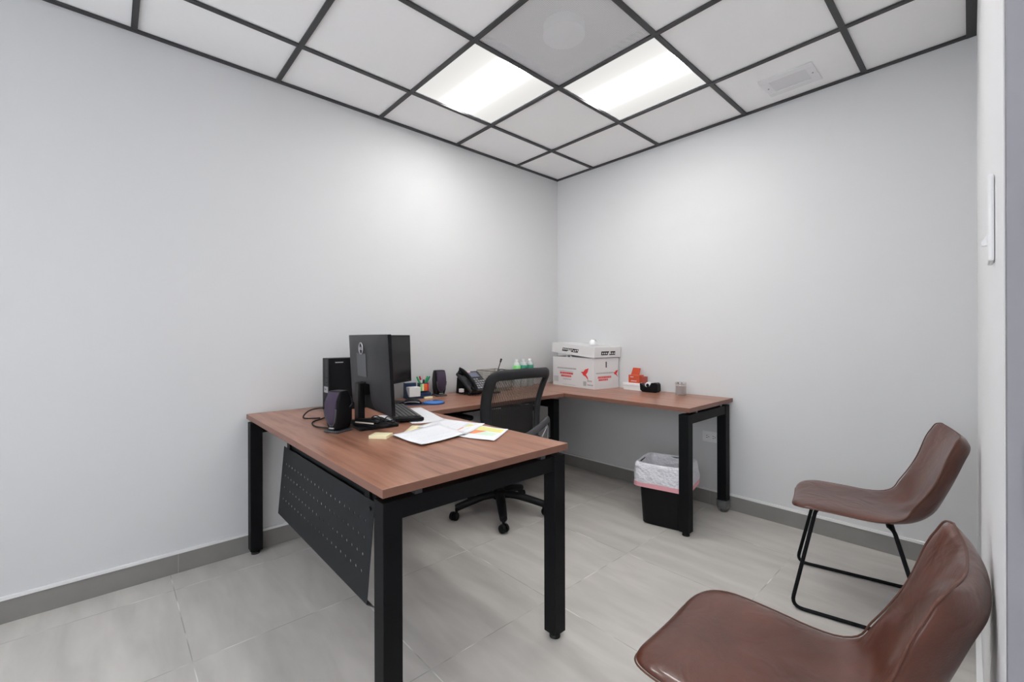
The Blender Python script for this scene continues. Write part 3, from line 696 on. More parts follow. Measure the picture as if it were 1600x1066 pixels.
def speaker(label, loc, rz, name='desktop_speaker'):
    s = thing(name, label, 'speaker', loc, rz, 'pair of desktop speakers')
    # local: front faces -y
    bm = bmesh.new(); lv = [(0.030, 0.012, -0.036, 0.040), (0.036, 0.05, -0.043, 0.048), (0.039, 0.11, -0.045, 0.046), (0.038, 0.155, -0.036, 0.036), (0.034, 0.178, -0.028, 0.028)]
    R = []
    for hw_, z, y0, y1 in lv: R.append([bm.verts.new((x, y, z)) for x, y in rrect(-hw_, hw_, y0, y1, 0.012, 3)])
    for a, b in zip(R[:-1], R[1:]): bridge(bm, a, b)
    bm.faces.new(R[0][::-1]); bm.faces.new(R[-1]); obj('cabinet', bm, 'plas', s, bevel=0.003, smooth=True)
    bm = bmesh.new(); rows = []
    for i in range(9):
        z = 0.030+0.145*i/8; v_ = i/8
        y = -0.038-0.009*math.sin(PI*min(1, v_*1.05))+0.012*max(0, v_-0.75)/0.25
        hw_ = 0.034*math.sqrt(max(0.05, 1-(1-min(1, v_*1.9))**2)) if v_ < 0.53 else 0.034-0.003*(v_-0.53)
        rows.append([bm.verts.new((-hw_+2*hw_*j/6, y-0.006*(1-(j/3-1)**2)-0.001, z)) for j in range(7)])
    for i in range(8):
        for j in range(6): bm.faces.new((rows[i][j], rows[i][j+1], rows[i+1][j+1], rows[i+1][j]))
    rim = [r_[0].co.copy() for r_ in rows[4::-1]]+[v_.co.copy() for v_ in rows[0][1:-1]]+[r_[-1].co.copy() for r_ in rows[:5]]
    obj('grille', bm, 'grille', s, solid=0.003, smooth=True)
    bm = bmesh.new(); tube(bm, rim, 0.0035, n=6); obj('grille_trim', bm, 'plas3', s, smooth=True)
    bm = bmesh.new(); box(bm, -0.014, 0.014, -0.0415, -0.037, 0.016, 0.022); obj('name_badge', bm, 'label', s)
    bm = bmesh.new(); prism(bm, rrect(-0.042, 0.042, -0.050, 0.044, 0.01), 0, 0.010); obj('foot_plate', bm, 'plas3', s, bevel=0.004)
    return s
speaker('black desktop speaker with purple-grey grille at the left of near monitor', (0.775, -2.312, ZT), math.radians(22))
speaker('black desktop speaker with purple-grey grille between pen holder and phone', (0.085, -1.345, ZT), math.radians(78))

# ------------------------------------------------------------ keyboard, mouse, pad
kb = thing('keyboard', 'black full-size keyboard half hidden behind the near monitor', 'keyboard', (0.612, -1.925, ZT+0.003), math.radians(-17))
bm = bmesh.new(); mxk = Matrix.Translation((0, 0, 0.010)) @ Matrix.Rotation(math.radians(-1.5), 4, 'X')
box(bm, -0.222, 0.222, -0.068, 0.068, -0.006, 0.010, mx=mxk); obj('case', bm, 'plas', kb, bevel=0.004)
bm = bmesh.new()
for r in range(6):
    y = 0.054-r*0.0205
    x = -0.212
    while x < 0.205:
        wk = 0.0165; box(bm, x, x+wk, y-0.016, y, 0.0105, 0.0185, mx=mxk); x += 0.019
obj('keys', bm, mat('keycap', (0.085, 0.085, 0.09), rough=0.35), kb, bevel=0.0015)
mp_ = thing('mouse_pad', 'blue mouse pad with raised gel wrist rest by the keyboard', 'mouse pad', (0.345, -1.625, ZT), math.radians(56))
bm = bmesh.new(); prism(bm, rrect(-0.12, 0.125, -0.065, 0.065, 0.06, 8), 0, 0.003); obj('base_sheet', bm, 'bluecloth', mp_)
bm = bmesh.new(); bmesh.ops.create_icosphere(bm, subdivisions=3, radius=1)
for v_ in bm.verts: v_.co = Vector((0.062+v_.co.x*0.066*(1-0.15*v_.co.y**2), v_.co.y*0.056, 0.0032+max(0, v_.co.z)**0.6*0.017))
obj('wrist_rest', bm, 'blue', mp_, smooth=True)
ms = thing('computer_mouse', 'black computer mouse sitting on the blue pad', 'computer mouse', (0.318, -1.686, ZT+0.0032), math.radians(50))
bm = bmesh.new(); bmesh.ops.create_icosphere(bm, subdivisions=3, radius=1)
for v_ in bm.verts:
    v_.co = Vector((v_.co.x*0.057, v_.co.y*0.032, max(0, v_.co.z)*0.036*(1-0.2*v_.co.x)))
obj('shell', bm, 'plas', ms, smooth=True)
bm = bmesh.new(); tube(bm, smooth_path([(-0.045, -0.029, 0.011), (-0.02, -0.0325, 0.016), (0.02, -0.0325, 0.016), (0.045, -0.029, 0.011)], 4), 0.0018, n=6); obj('side_stripe', bm, 'silver', ms)

# ------------------------------------------------------------ papers
def sheet(name, label, cat, quad, z, curl=0.004, group=None, lines=0, m='paper', th=0.0006):
    c = sum((Vector((*q, 0)) for q in quad), Vector())/4
    t = thing(name, label, cat, (c.x, c.y, z), 0, group)
    q = [Vector((*p, 0))-Vector((c.x, c.y, 0)) for p in quad]; N = 10; bm = bmesh.new(); G = []
    def P(u, v_, dz=0):
        p = q[0]*(1-u)*(1-v_)+q[1]*u*(1-v_)+q[2]*u*v_+q[3]*(1-u)*v_
        e = (2*u-1)**2*curl*(0.4+0.6*v_)+(abs(2*v_-1)**3)*curl*0.6+0.0008*math.sin(9*u+4*v_)
        return Vector((p.x, p.y, 0.001+max(0, e)+dz))
    for i in range(N+1): G.append([bm.verts.new(P(i/N, j/N)) for j in range(N+1)])
    for i in range(N):
        for j in range(N): bm.faces.new((G[i][j], G[i+1][j], G[i+1][j+1], G[i][j+1]))
    pg = obj('page', bm, m, t, solid=th, smooth=True)
    if lines:
        bm = bmesh.new()
        for k in range(lines):
            u = 0.10+0.8*k/lines
            if random.random() < 0.2: continue
            v0, v1 = 0.08+random.random()*0.1, 0.55+random.random()*0.35
            for j in range(6):
                a = v0+(v1-v0)*j/6; b = v0+(v1-v0)*(j+1)/6-0.02
                poly(bm, [P(u, a, 0.0009), P(u+0.012, a, 0.0009), P(u+0.012, b, 0.0009), P(u, b, 0.0009)])
        obj('print', bm, 'ink', pg)
    return t, P
sheet('paper_sheet', 'white sheet of paper sticking out beside the keyboard', 'paper', [(0.41, -1.90), (0.86, -2.00), (0.915, -1.835), (0.465, -1.718)], ZT, 0.0015, 'loose papers on the desk', 14)
sheet('paper_sheet', 'yellow sheet mostly covered by the white papers on the front desk', 'paper', [(0.895, -2.02), (1.05, -2.17), (1.20, -2.0), (1.04, -1.86)], ZT, 0.001, 'loose papers on the desk', 0, 'yellow')
sheet('paper_sheet', 'large white printed sheet nearest the desk edge, left in the fan of papers', 'paper', [(1.045, -2.197), (1.275, -2.197), (1.235, -1.955), (0.985, -1.930)], ZT+0.0035, 0.006, 'loose papers on the desk', 18)
sheet('paper_sheet', 'white sheet lying behind the large printed sheet, in the middle of the fan', 'paper', [(0.955, -2.03), (1.235, -1.965), (1.115, -1.765), (0.885, -1.835)], ZT+0.002, 0.003, 'loose papers on the desk', 12)
t, P = sheet('brochure', 'colour-printed brochure in yellow-green and orange at right of the papers', 'brochure', [(1.175, -2.02), (1.395, -1.945), (1.282, -1.768), (1.05, -1.81)], ZT+0.001, 0.003, None, 0)
bg_ = t.children[0]
def patch(name, pts, m):
    bm = bmesh.new(); N = 5
    for i in range(N):
        for j in range(N):
            def L(a, b):
                p = [pts[0][k]*(1-a)*(1-b)+pts[1][k]*a*(1-b)+pts[2][k]*a*b+pts[3][k]*(1-a)*b for k in (0, 1)]; return P(p[0], p[1], 0.0008)
            poly(bm, [L(i/N, j/N), L((i+1)/N, j/N), L((i+1)/N, (j+1)/N), L(i/N, (j+1)/N)])
    obj(name, bm, m, bg_)
patch('yellow_print', [(0.06, 0.66), (0.93, 0.66), (0.93, 0.94), (0.06, 0.94)], 'ygreen')
patch('orange_print', [(0.04, 0.25), (0.45, 0.35), (0.62, 0.64), (0.04, 0.64)], 'orangeP')
patch('green_print', [(0.48, 0.32), (0.85, 0.32), (0.9, 0.58), (0.6, 0.58)], 'paleg')
sn = tag(obj('sticky_note_pad', B(-0.038, 0.038, -0.032, 0.032, 0, 0.013), 'yellow', None, bevel=0.001), 'yellow pad of sticky notes on front desk beside the papers', 'sticky notes'); sn.location = (1.015, -2.232, ZT); sn.rotation_euler = (0, 0, math.radians(40))

# things by the monitor stand
def cord(name, label, pts, r=0.0025, m='foot', cat='cable', k=8):
    bm = bmesh.new(); tube(bm, smooth_path(pts, k), r, n=8); return tag(obj(name, bm, m, None, smooth=True), label, cat)
z = ZT+0.004
cord('speaker_cable', 'black cable looping on the desk left of the near speaker', [(0.42, -2.27, z), (0.36, -2.33, z), (0.33, -2.29, z+0.03), (0.35, -2.22, z+0.035), (0.42, -2.24, z+0.004), (0.50, -2.33, z), (0.62, -2.36, z), (0.70, -2.33, z)], 0.0035)
cord('monitor_cable', 'black cables hanging in a loop by the near monitor neck', [(0.74, -2.245, ZT+0.14), (0.80, -2.268, ZT+0.11), (0.76, -2.30, ZT+0.085), (0.69, -2.285, ZT+0.07), (0.64, -2.26, ZT+0.04), (0.60, -2.25, ZT+0.015), (0.57, -2.23, ZT+0.004)], 0.004, 'plas2')
cord('power_cable', 'dark cable running down beside the near monitor neck', [(0.68, -2.26, ZT+0.15), (0.655, -2.29, ZT+0.10), (0.63, -2.295, ZT+0.06), (0.66, -2.30, ZT+0.022), (0.70, -2.315, ZT+0.006)], 0.0035)
gl = thing('eyeglasses', 'black framed eyeglasses folded on the near monitor base', 'eyeglasses', (0.835, -2.135, ZT+0.0125), math.radians(35))
for s in (-1, 1):
    bm = bmesh.new(); tube(bm, [(s*0.034+0.024*math.cos(a), 0.0, 0.021+0.018*math.sin(a)) for a in [2*PI*q/20 for q in range(20)]], 0.0025, n=6, closed=True); obj('rim', bm, 'foot', gl, smooth=True)
    bm = bmesh.new(); tube(bm, smooth_path([(s*0.058, 0.0, 0.026), (s*0.056, 0.02, 0.026), (s*0.02, 0.03, 0.012), (-s*0.045, 0.032, 0.003)], 4), 0.002, n=6); obj('temple_arm', bm, 'foot', gl, smooth=True)
bm = bmesh.new(); tube(bm, [(-0.011, 0, 0.026), (0, -0.001, 0.029), (0.011, 0, 0.026)], 0.002, n=6); obj('bridge', bm, 'foot', gl)
st = thing('stapler', 'black stapler lying on the near monitor base, beige side strip', 'stapler', (0.81, -2.205, ZT+0.0125), math.radians(24))
bm = bmesh.new(); prism(bm, rrect(-0.065, 0.065, -0.014, 0.014, 0.008), 0, 0.009); obj('base_plate', bm, 'plas', st, bevel=0.002)
bm = bmesh.new(); mxs = Matrix.Rotation(PI/2, 4, 'X'); prism(bm, [(-0.065, 0.012), (0.06, 0.012), (0.068, 0.022), (0.04, 0.036), (-0.05, 0.030)], -0.011, 0.011, mx=mxs); obj('top_arm', bm, 'plas', st, bevel=0.003)
obj('side_strip', B(-0.05, 0.055, -0.0118, -0.0112, 0.013, 0.019), 'wax', st)
en = tag(obj('envelope', B(-0.05, 0.05, -0.11, 0.11, 0, 0.002), 'paper', None), 'white envelope lying under the near monitor, behind its base', 'envelope'); en.location = (0.66, -2.03, ZT); en.rotation_euler = (0, 0, math.radians(70))

# ------------------------------------------------------------ desk organiser and pens
og = thing('desk_organizer', 'navy blue desk organizer holding note paper and a striped pen cup', 'desk organizer', (0.085, -1.505, ZT), math.radians(90-8))
# local: x along the wall (to the right seen from the camera), front faces -y
obj('tray', B(-0.10, 0.075, -0.05, 0.035, 0, 0.016), 'navy', og, bevel=0.003)
bm = bmesh.new(); prism(bm, [(-0.05, 0.016), (0.033, 0.016), (0.033, 0.105), (0.02, 0.105), (-0.015, 0.055)], -0.098, -0.094, mx=Matrix(((0, 0, 1, 0), (1, 0, 0, 0), (0, 1, 0, 0), (0, 0, 0, 1))))
obj('side_wall', bm, 'navy', og)
obj('back_wall', B(-0.098, -0.012, 0.018, 0.033, 0.0162, 0.102), 'navy', og, bevel=0.006)
bm = bmesh.new(); prism(bm, [(-0.035, 0.016), (0.033, 0.016), (0.033, 0.05), (-0.035, 0.03)], -0.010, 0.072, mx=Matrix(((0, 0, 1, 0), (1, 0, 0, 0), (0, 1, 0, 0), (0, 0, 0, 1))))
obj('step', bm, 'navy', og)
obj('pen_cup', B(0.0, 0.062, -0.018, 0.030, 0.05, 0.098), 'navy', og)
k = 0
for a, b, m in ((0.0, 0.014, 'lgreen'), (0.014, 0.026, 'yellow'), (0.026, 0.050, 'orangeN'), (0.050, 0.062, 'red')):
    obj('flag_strip', B(a+0.0005, b-0.0003, -0.0205, -0.0182, 0.046, 0.094), m, og)
npb = tag(obj('note_block', B(-0.038, 0.038, -0.030, 0.030, 0, 0.062), 'card', None, bevel=0.001), 'white block of note paper in the navy organizer', 'note paper'); npb.parent = None
npb.matrix_world = Matrix.Translation((0.107, -1.562, ZT+0.017)) @ Matrix.Rotation(math.radians(82), 4, 'Z')
n2 = tag(obj('note_block', B(-0.028, 0.028, -0.010, 0.010, 0, 0.011), 'yellow', None), 'small cream note pad at foot of the navy organizer', 'note paper')
n2.matrix_world = Matrix.Translation((0.152, -1.475, ZT+0.0005)) @ Matrix.Rotation(math.radians(82), 4, 'Z')
for (u, lean, ln_, m, m2, lab, nm) in ((0.006, -0.42, 0.10, 'green', 'green', 'green highlighter leaning left, leftmost in the striped cup', 'highlighter'), (0.020, -0.30, 0.10, 'red', 'paper', 'red-capped white pen in the striped cup', 'pen'), (0.034, 0.10, 0.10, 'pinkl', 'foot', 'pink and white pen upright in the striped cup', 'pen'), (0.046, 0.38, 0.10, 'green', 'green', 'green pen leaning right in the striped cup', 'pen'), (0.055, 0.55, 0.098, 'dgreen', 'dgreen', 'dark green pen leaning right, rightmost in the striped cup', 'pen')):
    t = thing(nm, lab, nm, (0, 0, 0)); base = Matrix.Translation((0.085, -1.505, ZT)) @ Matrix.Rotation(math.radians(82), 4, 'Z') @ Matrix.Translation((u, 0.006, 0.0985)) @ Matrix.Rotation(lean, 4, 'Y')
    t.matrix_world = base
    bm = bmesh.new(); cyl(bm, (0, 0, 0), (0, 0, 0.022), 0.0062, n=10); obj('barrel', bm, m2, t, smooth=False)
    bm = bmesh.new(); cyl(bm, (0, 0, 0.0221), (0, 0, 0.048), 0.0070, 0.005, n=10); obj('cap', bm, m, t)

# ------------------------------------------------------------ phone
ph = thing('desk_phone', 'black corded office phone with tilted keypad against the left wall', 'telephone', (0.155, -1.105, ZT), math.radians(90+6))
# local: x along wall, front faces -y
A = math.radians(38)
mxp = Matrix.Translation((0, -0.085, 0.012)) @ Matrix.Rotation(A, 4, 'X')
bm = bmesh.new(); box(bm, -0.10, 0.105, 0, 0.205, 0, 0.026, mx=mxp); bd = obj('body', bm, 'plas2', ph, bevel=0.008, seg=3)
bm = bmesh.new(); prism(bm, [(-0.08, 0.002), (0.085, 0.002), (0.075, 0.12), (0.03, 0.09)], -0.085, 0.09, mx=Matrix(((0, 0, 1, 0), (1, 0, 0, 0), (0, 1, 0, 0), (0, 0, 0, 1)))); obj('stand', bm, 'plas', ph, bevel=0.003)
bm = bmesh.new(); box(bm, -0.03, 0.075, 0.135, 0.185, 0.0262, 0.030, mx=mxp); dp = obj('display', bm, 'lcd', bd, bevel=0.002)
bm = bmesh.new(); box(bm, -0.03, 0.02, 0.188, 0.199, 0.0262, 0.030, mx=mxp); obj('name_strip', bm, 'pinkl', bd)
for r in range(5):
    for c in range(5):
        if r == 4 and c > 2: continue
        bm = bmesh.new(); x = -0.026+c*0.024; y = 0.018+r*0.022; box(bm, x, x+0.017, y, y+0.013, 0.0262, 0.030, mx=mxp); obj('key', bm, 'button', bd, bevel=0.001)
# handset
bm = bmesh.new(); pth = [mxp @ Vector(p) for p in ((-0.072, 0.002, 0.036), (-0.072, 0.025, 0.052), (-0.072, 0.105, 0.062), (-0.072, 0.18, 0.052), (-0.072, 0.205, 0.036))]
tube(bm, smooth_path(pth, 6), lambda s: 0.017+0.010*abs(2*s-1)**3, n=12, rz=0.013); hs = obj('handset', bm, 'plas', ph, smooth=True)
for y in (0.016, 0.188):
    bm = bmesh.new(); cyl(bm, mxp @ Vector((-0.072, y, 0.0265)), mxp @ Vector((-0.072, y, 0.045)), 0.026, 0.023, n=18); obj('ear_cup', bm, 'plas', hs, bevel=0.004)
bm = bmesh.new(); pts = []
for q in range(90):
    s = q/89; a = s*2*PI*13; c = Vector((-0.12+0.03*math.sin(s*7), -0.03-0.13*s, 0.012))
    if s > 0.5: c = Vector((-0.12+0.11*(s-0.5)*2, -0.095-0.045*math.sin((s-0.5)*PI), 0.012))
    pts.append(c+Vector((math.cos(a)*0.007, 0, math.sin(a)*0.007)))
tube(bm, pts, 0.002, n=5); obj('coiled_cord', bm, 'plas2', ph, smooth=True)
obj('cord_plug', B(-0.125, -0.100, -0.02, 0.01, 0.02, 0.045), 'white', ph, bevel=0.003)

# wire tray and mic
wt = thing('wire_tray', 'open dull brass wire letter tray on the side desk between phone and chair', 'letter tray', (0.115, -0.865, ZT))
bm = bmesh.new(); a, b, hh = 0.10, 0.09, 0.155
for zz in (0.003, hh): tube(bm, [(-a, -b, zz), (a, -b, zz), (a, b, zz), (-a, b, zz)], 0.0035, n=6, closed=True)
for x, y in ((-a, -b), (a, -b), (a, b), (-a, b)): tube(bm, [(x, y, 0.003), (x, y, hh)], 0.0035, n=6)
obj('rim_frame', bm, 'brass', wt)
bm = bmesh.new()
for k in range(1, 16):
    y = -b+2*b*k/16; tube(bm, [(-a, y, 0.003), (-a, y, hh)], 0.0011, n=4)
    tube(bm, [(a, y, 0.003), (a, y, hh*0.55)], 0.0011, n=4)
for k in range(1, 9):
    zz = hh*k/9; tube(bm, [(-a, -b, zz), (-a, b, zz)], 0.0011, n=4)
for k in range(1, 12):
    x = -a+2*a*k/12
    for y in (-b, b): tube(bm, [(x, y, 0.003), (x, y, hh)], 0.0011, n=4)
    tube(bm, [(x, -b, 0.003), (x, b, 0.003)], 0.0011, n=4)
tube(bm, [(a, -b, hh*.55), (a, b, hh*.55)], 0.003, n=6)
obj('wire_grid', bm, 'brass', wt)
mc = thing('gooseneck_microphone', 'thin black gooseneck stick rising behind the phone by the wire tray', 'microphone', (0.262, -0.975, ZT))
bm = bmesh.new(); prism(bm, rrect(-0.02, 0.02, -0.03, 0.03, 0.01), 0, 0.012); obj('base', bm, 'plas', mc, bevel=0.003)
bm = bmesh.new(); tube(bm, smooth_path([(0, 0, 0.012), (-0.01, 0.005, 0.07), (-0.02, 0.03, 0.14), (-0.01, 0.055, 0.225)], 6), 0.0032, n=8); obj('stem', bm, 'plas', mc, smooth=True)
bm = bmesh.new(); cyl(bm, (-0.0105, 0.0545, 0.222), (-0.007, 0.062, 0.25), 0.006, 0.007, n=12); obj('capsule', bm, 'foot', mc, bevel=0.002)
bm = bmesh.new(); tube(bm, smooth_path([(-0.02, 0.02, 0.125), (-0.03, 0.05, 0.155), (-0.045, 0.09, 0.168), (-0.06, 0.15, 0.155), (-0.065, 0.19, 0.125)], 6), 0.003, n=8); obj('wire_loop', bm, 'plas', mc, smooth=True)

# bottles
def bottle(label, x, y, lab):
    t = thing('water_bottle', label, 'bottle', (x, y, ZT), 0, 'water bottles by the back corner')
    bm = bmesh.new(); lathe(bm, [(0.027, 0), (0.031, 0.006), (0.031, 0.07), (0.029, 0.085), (0.031, 0.10), (0.031, 0.182), (0.024, 0.198), (0.0125, 0.209), (0.0125, 0.214)], n=20); obj('bottle_body', bm, 'water', t, smooth=True)
    bm = bmesh.new(); lathe(bm, [(0.0320, 0.105), (0.0320, 0.177)], n=20); obj('label_band', bm, lab, t, smooth=True)
    bm = bmesh.new(); lathe(bm, [(0.0145, 0.212), (0.0145, 0.224), (0.012, 0.226)], n=16); obj('cap', bm, 'white', t)
bottle('clear water bottle with light green label, leftmost above the chair back', 0.085, -0.600, 'lgreen')
bottle('clear water bottle with dark green label, middle of the three above the chair back', 0.085, -0.525, 'dgreen')
bottle('clear water bottle with dark green label, rightmost of the three above the chair back', 0.085, -0.448, 'dgreen')

# ------------------------------------------------------------ paper carton
ang = math.atan2(-0.076, 0.507)
bx = thing('paper_carton', 'white paper carton printed with red bird and red bars on back desk', 'carton', (0.626, -0.286, ZT), ang)
# local: corner nearest camera at origin, x towards -, y towards +
W_, D_, H_ = 0.50, 0.272, 0.242
bm = bmesh.new(); t_ = 0.004
box(bm, -W_, 0, 0, t_, 0, H_); box(bm, -W_, 0, D_-t_, D_, 0, H_); box(bm, -W_, -W_+t_, t_, D_-t_, 0, H_); box(bm, -t_, 0, t_, D_-t_, 0, H_); box(bm, -W_+t_, -t_, t_, D_-t_, 0, t_)
bb = obj('box_body', bm, 'card', bx)
def front(u, z, w_, h_, m, par, name, shear=0):
    bm = bmesh.new(); poly(bm, [(u, -0.0006, z), (u+w_, -0.0006, z), (u+w_+shear, -0.0006, z+h_), (u+shear, -0.0006, z+h_)]); return obj(name, bm, m, par)
def dashes(name, par, m, face, u0, z0, w_, h_, n, seed):
    rr = random.Random(seed); bm = bmesh.new(); u = u0
    while u < u0+w_:
        a = rr.uniform(0.4, 1.0)*w_/n; 
        if face == 'f': poly(bm, [(u, -0.0009, z0), (u+a*.8, -0.0009, z0), (u+a*.8, -0.0009, z0+h_), (u, -0.0009, z0+h_)])
        else: poly(bm, [(0.0009, u, z0), (0.0009, u+a*.8, z0), (0.0009, u+a*.8, z0+h_), (0.0009, u, z0+h_)])
        u += a
    obj(name, bm, m, par)
def bird(par, face, c, z, s):
    pts = [(-1.0, .25), (-.3, .35), (.1, .75), (1.0, 1.0), (.75, .35), (.35, -.1), (.75, -.55), (.95, -1.1), (.3, -.5), (-.35, -.25), (-.55, .05)]
    bm = bmesh.new()
    if face == 'f': poly(bm, [(c+p[0]*s, -0.0009, z+p[1]*s) for p in pts])
    else: poly(bm, [(0.0009, c+p[0]*s, z+p[1]*s) for p in pts])
    obj('red_bird', bm, 'redink', par)
dashes('grey_print', bb, 'greyink', 'f', -0.44, 0.142, 0.23, 0.011, 16, 1)
dashes('red_bar', bb, 'redink', 'f', -0.405, 0.098, 0.165, 0.017, 10, 2); dashes('red_bar', bb, 'redink', 'f', -0.392, 0.076, 0.118, 0.015, 8, 3)
dashes('grey_print', bb, 'greyink', 'f', -0.365, 0.055, 0.10, 0.006, 9, 4); dashes('grey_print', bb, 'greyink', 'f', -0.41, 0.122, 0.17, 0.004, 14, 8)
dashes('grey_print', bb, 'greyink', 'f', -0.37, 0.012, 0.15, 0.003, 14, 5)
bird(bb, 'f', -0.105, 0.115, 0.046)
bm = bmesh.new()
for k in range(12): poly(bm, [(-0.485+k*0.005, -0.0009, 0.03), (-0.485+k*0.005+0.0022, -0.0009, 0.03), (-0.485+k*0.005+0.0022, -0.0009, 0.078), (-0.485+k*0.005, -0.0009, 0.078)])
obj('barcode', bm, 'greyink', bb)
dashes('grey_print', bb, 'greyink', 'f', -0.075, 0.055, 0.05, 0.012, 4, 6); dashes('grey_print', bb, 'greyink', 'f', -0.12, 0.02, 0.03, 0.035, 2, 7); dashes('grey_print', bb, 'greyink', 'f', -0.075, 0.025, 0.055, 0.010, 4, 9)
dashes('grey_print', bb, 'greyink', 's', 0.02, 0.118, 0.18, 0.010, 13, 11)
dashes('red_bar', bb, 'redink', 's', 0.04, 0.082, 0.14, 0.016, 9, 12); dashes('red_bar', bb, 'redink', 's', 0.048, 0.063, 0.10, 0.014, 7, 13)
bird(bb, 's', 0.236, 0.115, 0.028)
bm = bmesh.new(); poly(bm, [(0.0009, 0.125, 0.165), (0.0009, 0.137, 0.165), (0.0009, 0.137, 0.212), (0.0009, 0.125, 0.212)]); obj('handle_slot', bm, 'cardin', bb)
for u in (-0.335, -0.285):
    bm = bmesh.new(); poly(bm, [(u, 0.006, 0.2425), (u+0.028, 0.006, 0.2425), (u+0.020, 0.003, 0.262), (u+0.006, 0.003, 0.262)]); obj('torn_flap', bm, 'card', bb, solid=0.001)
ld = thing('carton_lid', 'white carton lid with black printed marks sitting crooked on the paper carton', 'carton lid', (0,0,0))
ld.matrix_world = Matrix.Translation((0.626, -0.286, ZT)) @ Matrix.Rotation(ang, 4, 'Z') @ Matrix.Translation((0.0, 0.0, 0.2425)) @ Matrix.Rotation(math.radians(4.2), 4, 'Y') @ Matrix.Translation((0.014, -0.010, 0.005))
lw, ld_, lh = W_+0.018, D_+0.016, 0.080
bm = bmesh.new(); box(bm, -lw, 0, 0, ld_, lh-0.004, lh)
box(bm, -lw, 0, 0, 0.004, -0.004, lh-0.004); box(bm, -lw, 0, ld_-0.004, ld_, 0, lh-0.004); box(bm, -lw, -lw+0.004, 0.004, ld_-0.004, 0, lh-0.004); box(bm, -0.004, 0, 0.004, ld_-0.004, 0, lh-0.004)
lb = obj('lid_shell', bm, 'card', ld)
bm = bmesh.new(); poly(bm, [(-0.385, -0.0009, 0.018), (-0.19, -0.0009, 0.020), (-0.18, -0.0009, 0.048), (-0.375, -0.0009, 0.046)]); obj('black_print', bm, 'blackink', lb)
bm = bmesh.new(); rr = random.Random(5)
for k in range(9):
    u = -0.372+k*0.021; h0 = rr.uniform(0.024, 0.032); poly(bm, [(u, -0.0014, h0), (u+0.012, -0.0014, h0), (u+0.015, -0.0014, h0+0.010), (u+0.003, -0.0014, h0+0.012)])
poly(bm, [(-0.33, -0.0014, 0.016), (-0.275, -0.0014, 0.016), (-0.265, -0.0014, 0.028), (-0.30, -0.0014, 0.030)])
obj('white_print', bm, 'card', lb)
bm = bmesh.new(); poly(bm, [(0.0009, 0.07, 0.018), (0.0009, 0.225, 0.018), (0.0009, 0.225, 0.048), (0.0009, 0.07, 0.048)]); obj('black_print', bm, 'blackink', lb)
bm = bmesh.new()
for k in range(7): poly(bm, [(0.0014, 0.08+k*0.021, 0.026), (0.0014, 0.092+k*0.021, 0.026), (0.0014, 0.094+k*0.021, 0.036), (0.0014, 0.083+k*0.021, 0.038)])
poly(bm, [(0.0014, 0.14, 0.016), (0.0014, 0.155, 0.016), (0.0014, 0.175, 0.05), (0.0014, 0.158, 0.05)])
obj('white_print', bm, 'card', lb)
ti = bmesh.new(); bmesh.ops.create_icosphere(ti, subdivisions=3, radius=1)
for v_ in ti.verts:
    n_ = 0.75+0.35*random.random(); v_.co = Vector((v_.co.x*0.036*n_, v_.co.y*0.03*n_, max(-0.2, v_.co.z)*0.038*n_+0.008))
tis = tag(obj('crumpled_tissue', ti, 'tissue', None, smooth=True), 'crumpled white tissue on top of the carton lid', 'tissue'); tis.location = (0.545, -0.190, ZT+0.342)

# small things on the back desk
sb = thing('white_box', 'low white lidded box against back wall, right of the paper carton', 'box', (0.862, -0.058, ZT), math.radians(-1))
obj('box_base', B(-0.095, 0.095, -0.042, 0.042, 0, 0.033), 'card', sb, bevel=0.001)
obj('box_lid', B(-0.099, 0.099, -0.046, 0.046, 0.0335, 0.055), 'paper', sb, bevel=0.003)
rb = thing('orange_carton', 'small orange-red carton with raised flap on top of the white box', 'carton', (0.868, -0.06, ZT+0.0553), math.radians(-2)); rb.scale = (1.12, 1.05, 1.15)
obj('carton_body', B(-0.055, 0.030, -0.03, 0.03, 0, 0.052), 'orange', rb, bevel=0.001)
bm = bmesh.new(); prism(bm, [(-0.053, 0.052), (0.012, 0.052), (0.022, 0.098), (-0.035, 0.100)], -0.002, 0.002, mx=Matrix.Translation((0, 0.0, 0)) @ Matrix.Rotation(PI/2, 4, 'X')); obj('flap', bm, 'orange', rb)
obj('side_tuck', B(0.0305, 0.062, -0.02, 0.025, 0, 0.044), mat('dull_red_carton', (0.38, 0.07, 0.045), rough=0.5), rb, bevel=0.001)
bm = bmesh.new(); poly(bm, [(-0.035, -0.0306, 0.010), (0.010, -0.0306, 0.010), (0.010, -0.0306, 0.016), (-0.035, -0.0306, 0.016)]); poly(bm, [(-0.04, -0.0306, 0.036), (-0.015, -0.0306, 0.036), (-0.015, -0.0306, 0.042), (-0.04, -0.0306, 0.042)]); obj('pale_print', bm, 'pinkl', rb)
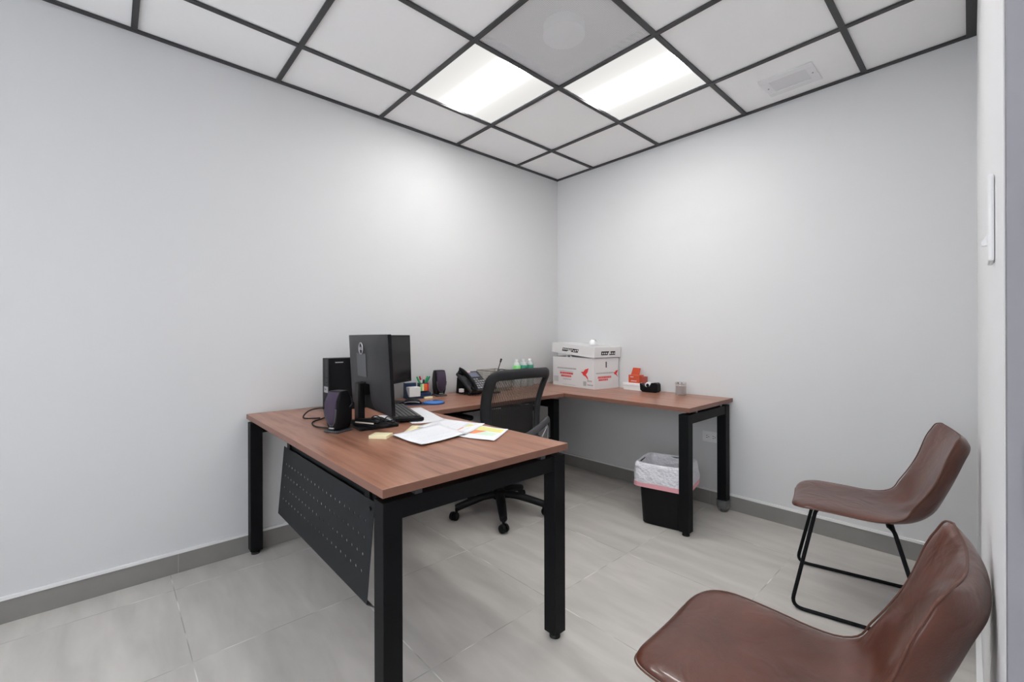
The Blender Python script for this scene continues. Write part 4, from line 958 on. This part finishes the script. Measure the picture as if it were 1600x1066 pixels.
td = thing('tape_dispenser', 'black desktop tape dispenser in front of the orange-red carton', 'tape dispenser', (1.0, -0.108, ZT), math.radians(4)); td.scale = (1.05, 1.05, 1.2)
bm = bmesh.new(); prism(bm, [(-0.062, 0.012), (-0.045, 0.0), (0.055, 0.0), (0.068, 0.012), (0.066, 0.052), (0.055, 0.060), (0.020, 0.058), (0.006, 0.036), (-0.020, 0.030), (-0.045, 0.045), (-0.066, 0.052)], -0.028, 0.028, mx=Matrix.Rotation(PI/2, 4, 'X')); tb = obj('body', bm, 'plas', td, bevel=0.004, seg=3)
bm = bmesh.new(); cyl(bm, (-0.012, -0.012, 0.041), (-0.012, 0.012, 0.041), 0.020, n=24); obj('tape_roll', bm, 'paper', td)
bm = bmesh.new(); cyl(bm, (-0.012, -0.0125, 0.041), (-0.012, -0.0135, 0.041), 0.011, n=20); obj('roll_core', bm, 'plas', td)
obj('cutter', B(-0.070, -0.066, -0.012, 0.012, 0.046, 0.054), 'chrome', td)
cj = thing('candle_jar', 'small glass candle jar with taupe label and metal lid on back desk', 'candle', (1.240, -0.115, ZT))
bm = bmesh.new(); lathe(bm, [(0.034, 0), (0.037, 0.003), (0.037, 0.083), (0.034, 0.083), (0.034, 0.010), (0.0, 0.010)], n=28); obj('jar', bm, 'glass', cj, smooth=True)
bm = bmesh.new(); lathe(bm, [(0.0335, 0.011), (0.0335, 0.066), (0.0, 0.066)], n=24); obj('wax', bm, 'wax', cj)
bm = bmesh.new(); n = 12; a0 = math.radians(-120)
A_ = [bm.verts.new((0.0376*math.cos(a0+i*math.radians(95)/n), 0.0376*math.sin(a0+i*math.radians(95)/n), 0.014)) for i in range(n+1)]
B_ = [bm.verts.new((v_.co.x, v_.co.y, 0.066)) for v_ in A_]
for i in range(n): bm.faces.new((A_[i], A_[i+1], B_[i+1], B_[i]))
obj('jar_label', bm, 'taupe', cj, smooth=True)
bm = bmesh.new(); lathe(bm, [(0.0, 0.0835), (0.038, 0.0835), (0.038, 0.092), (0.03, 0.094), (0.0, 0.094)], n=28); obj('lid', bm, 'chrome', cj)
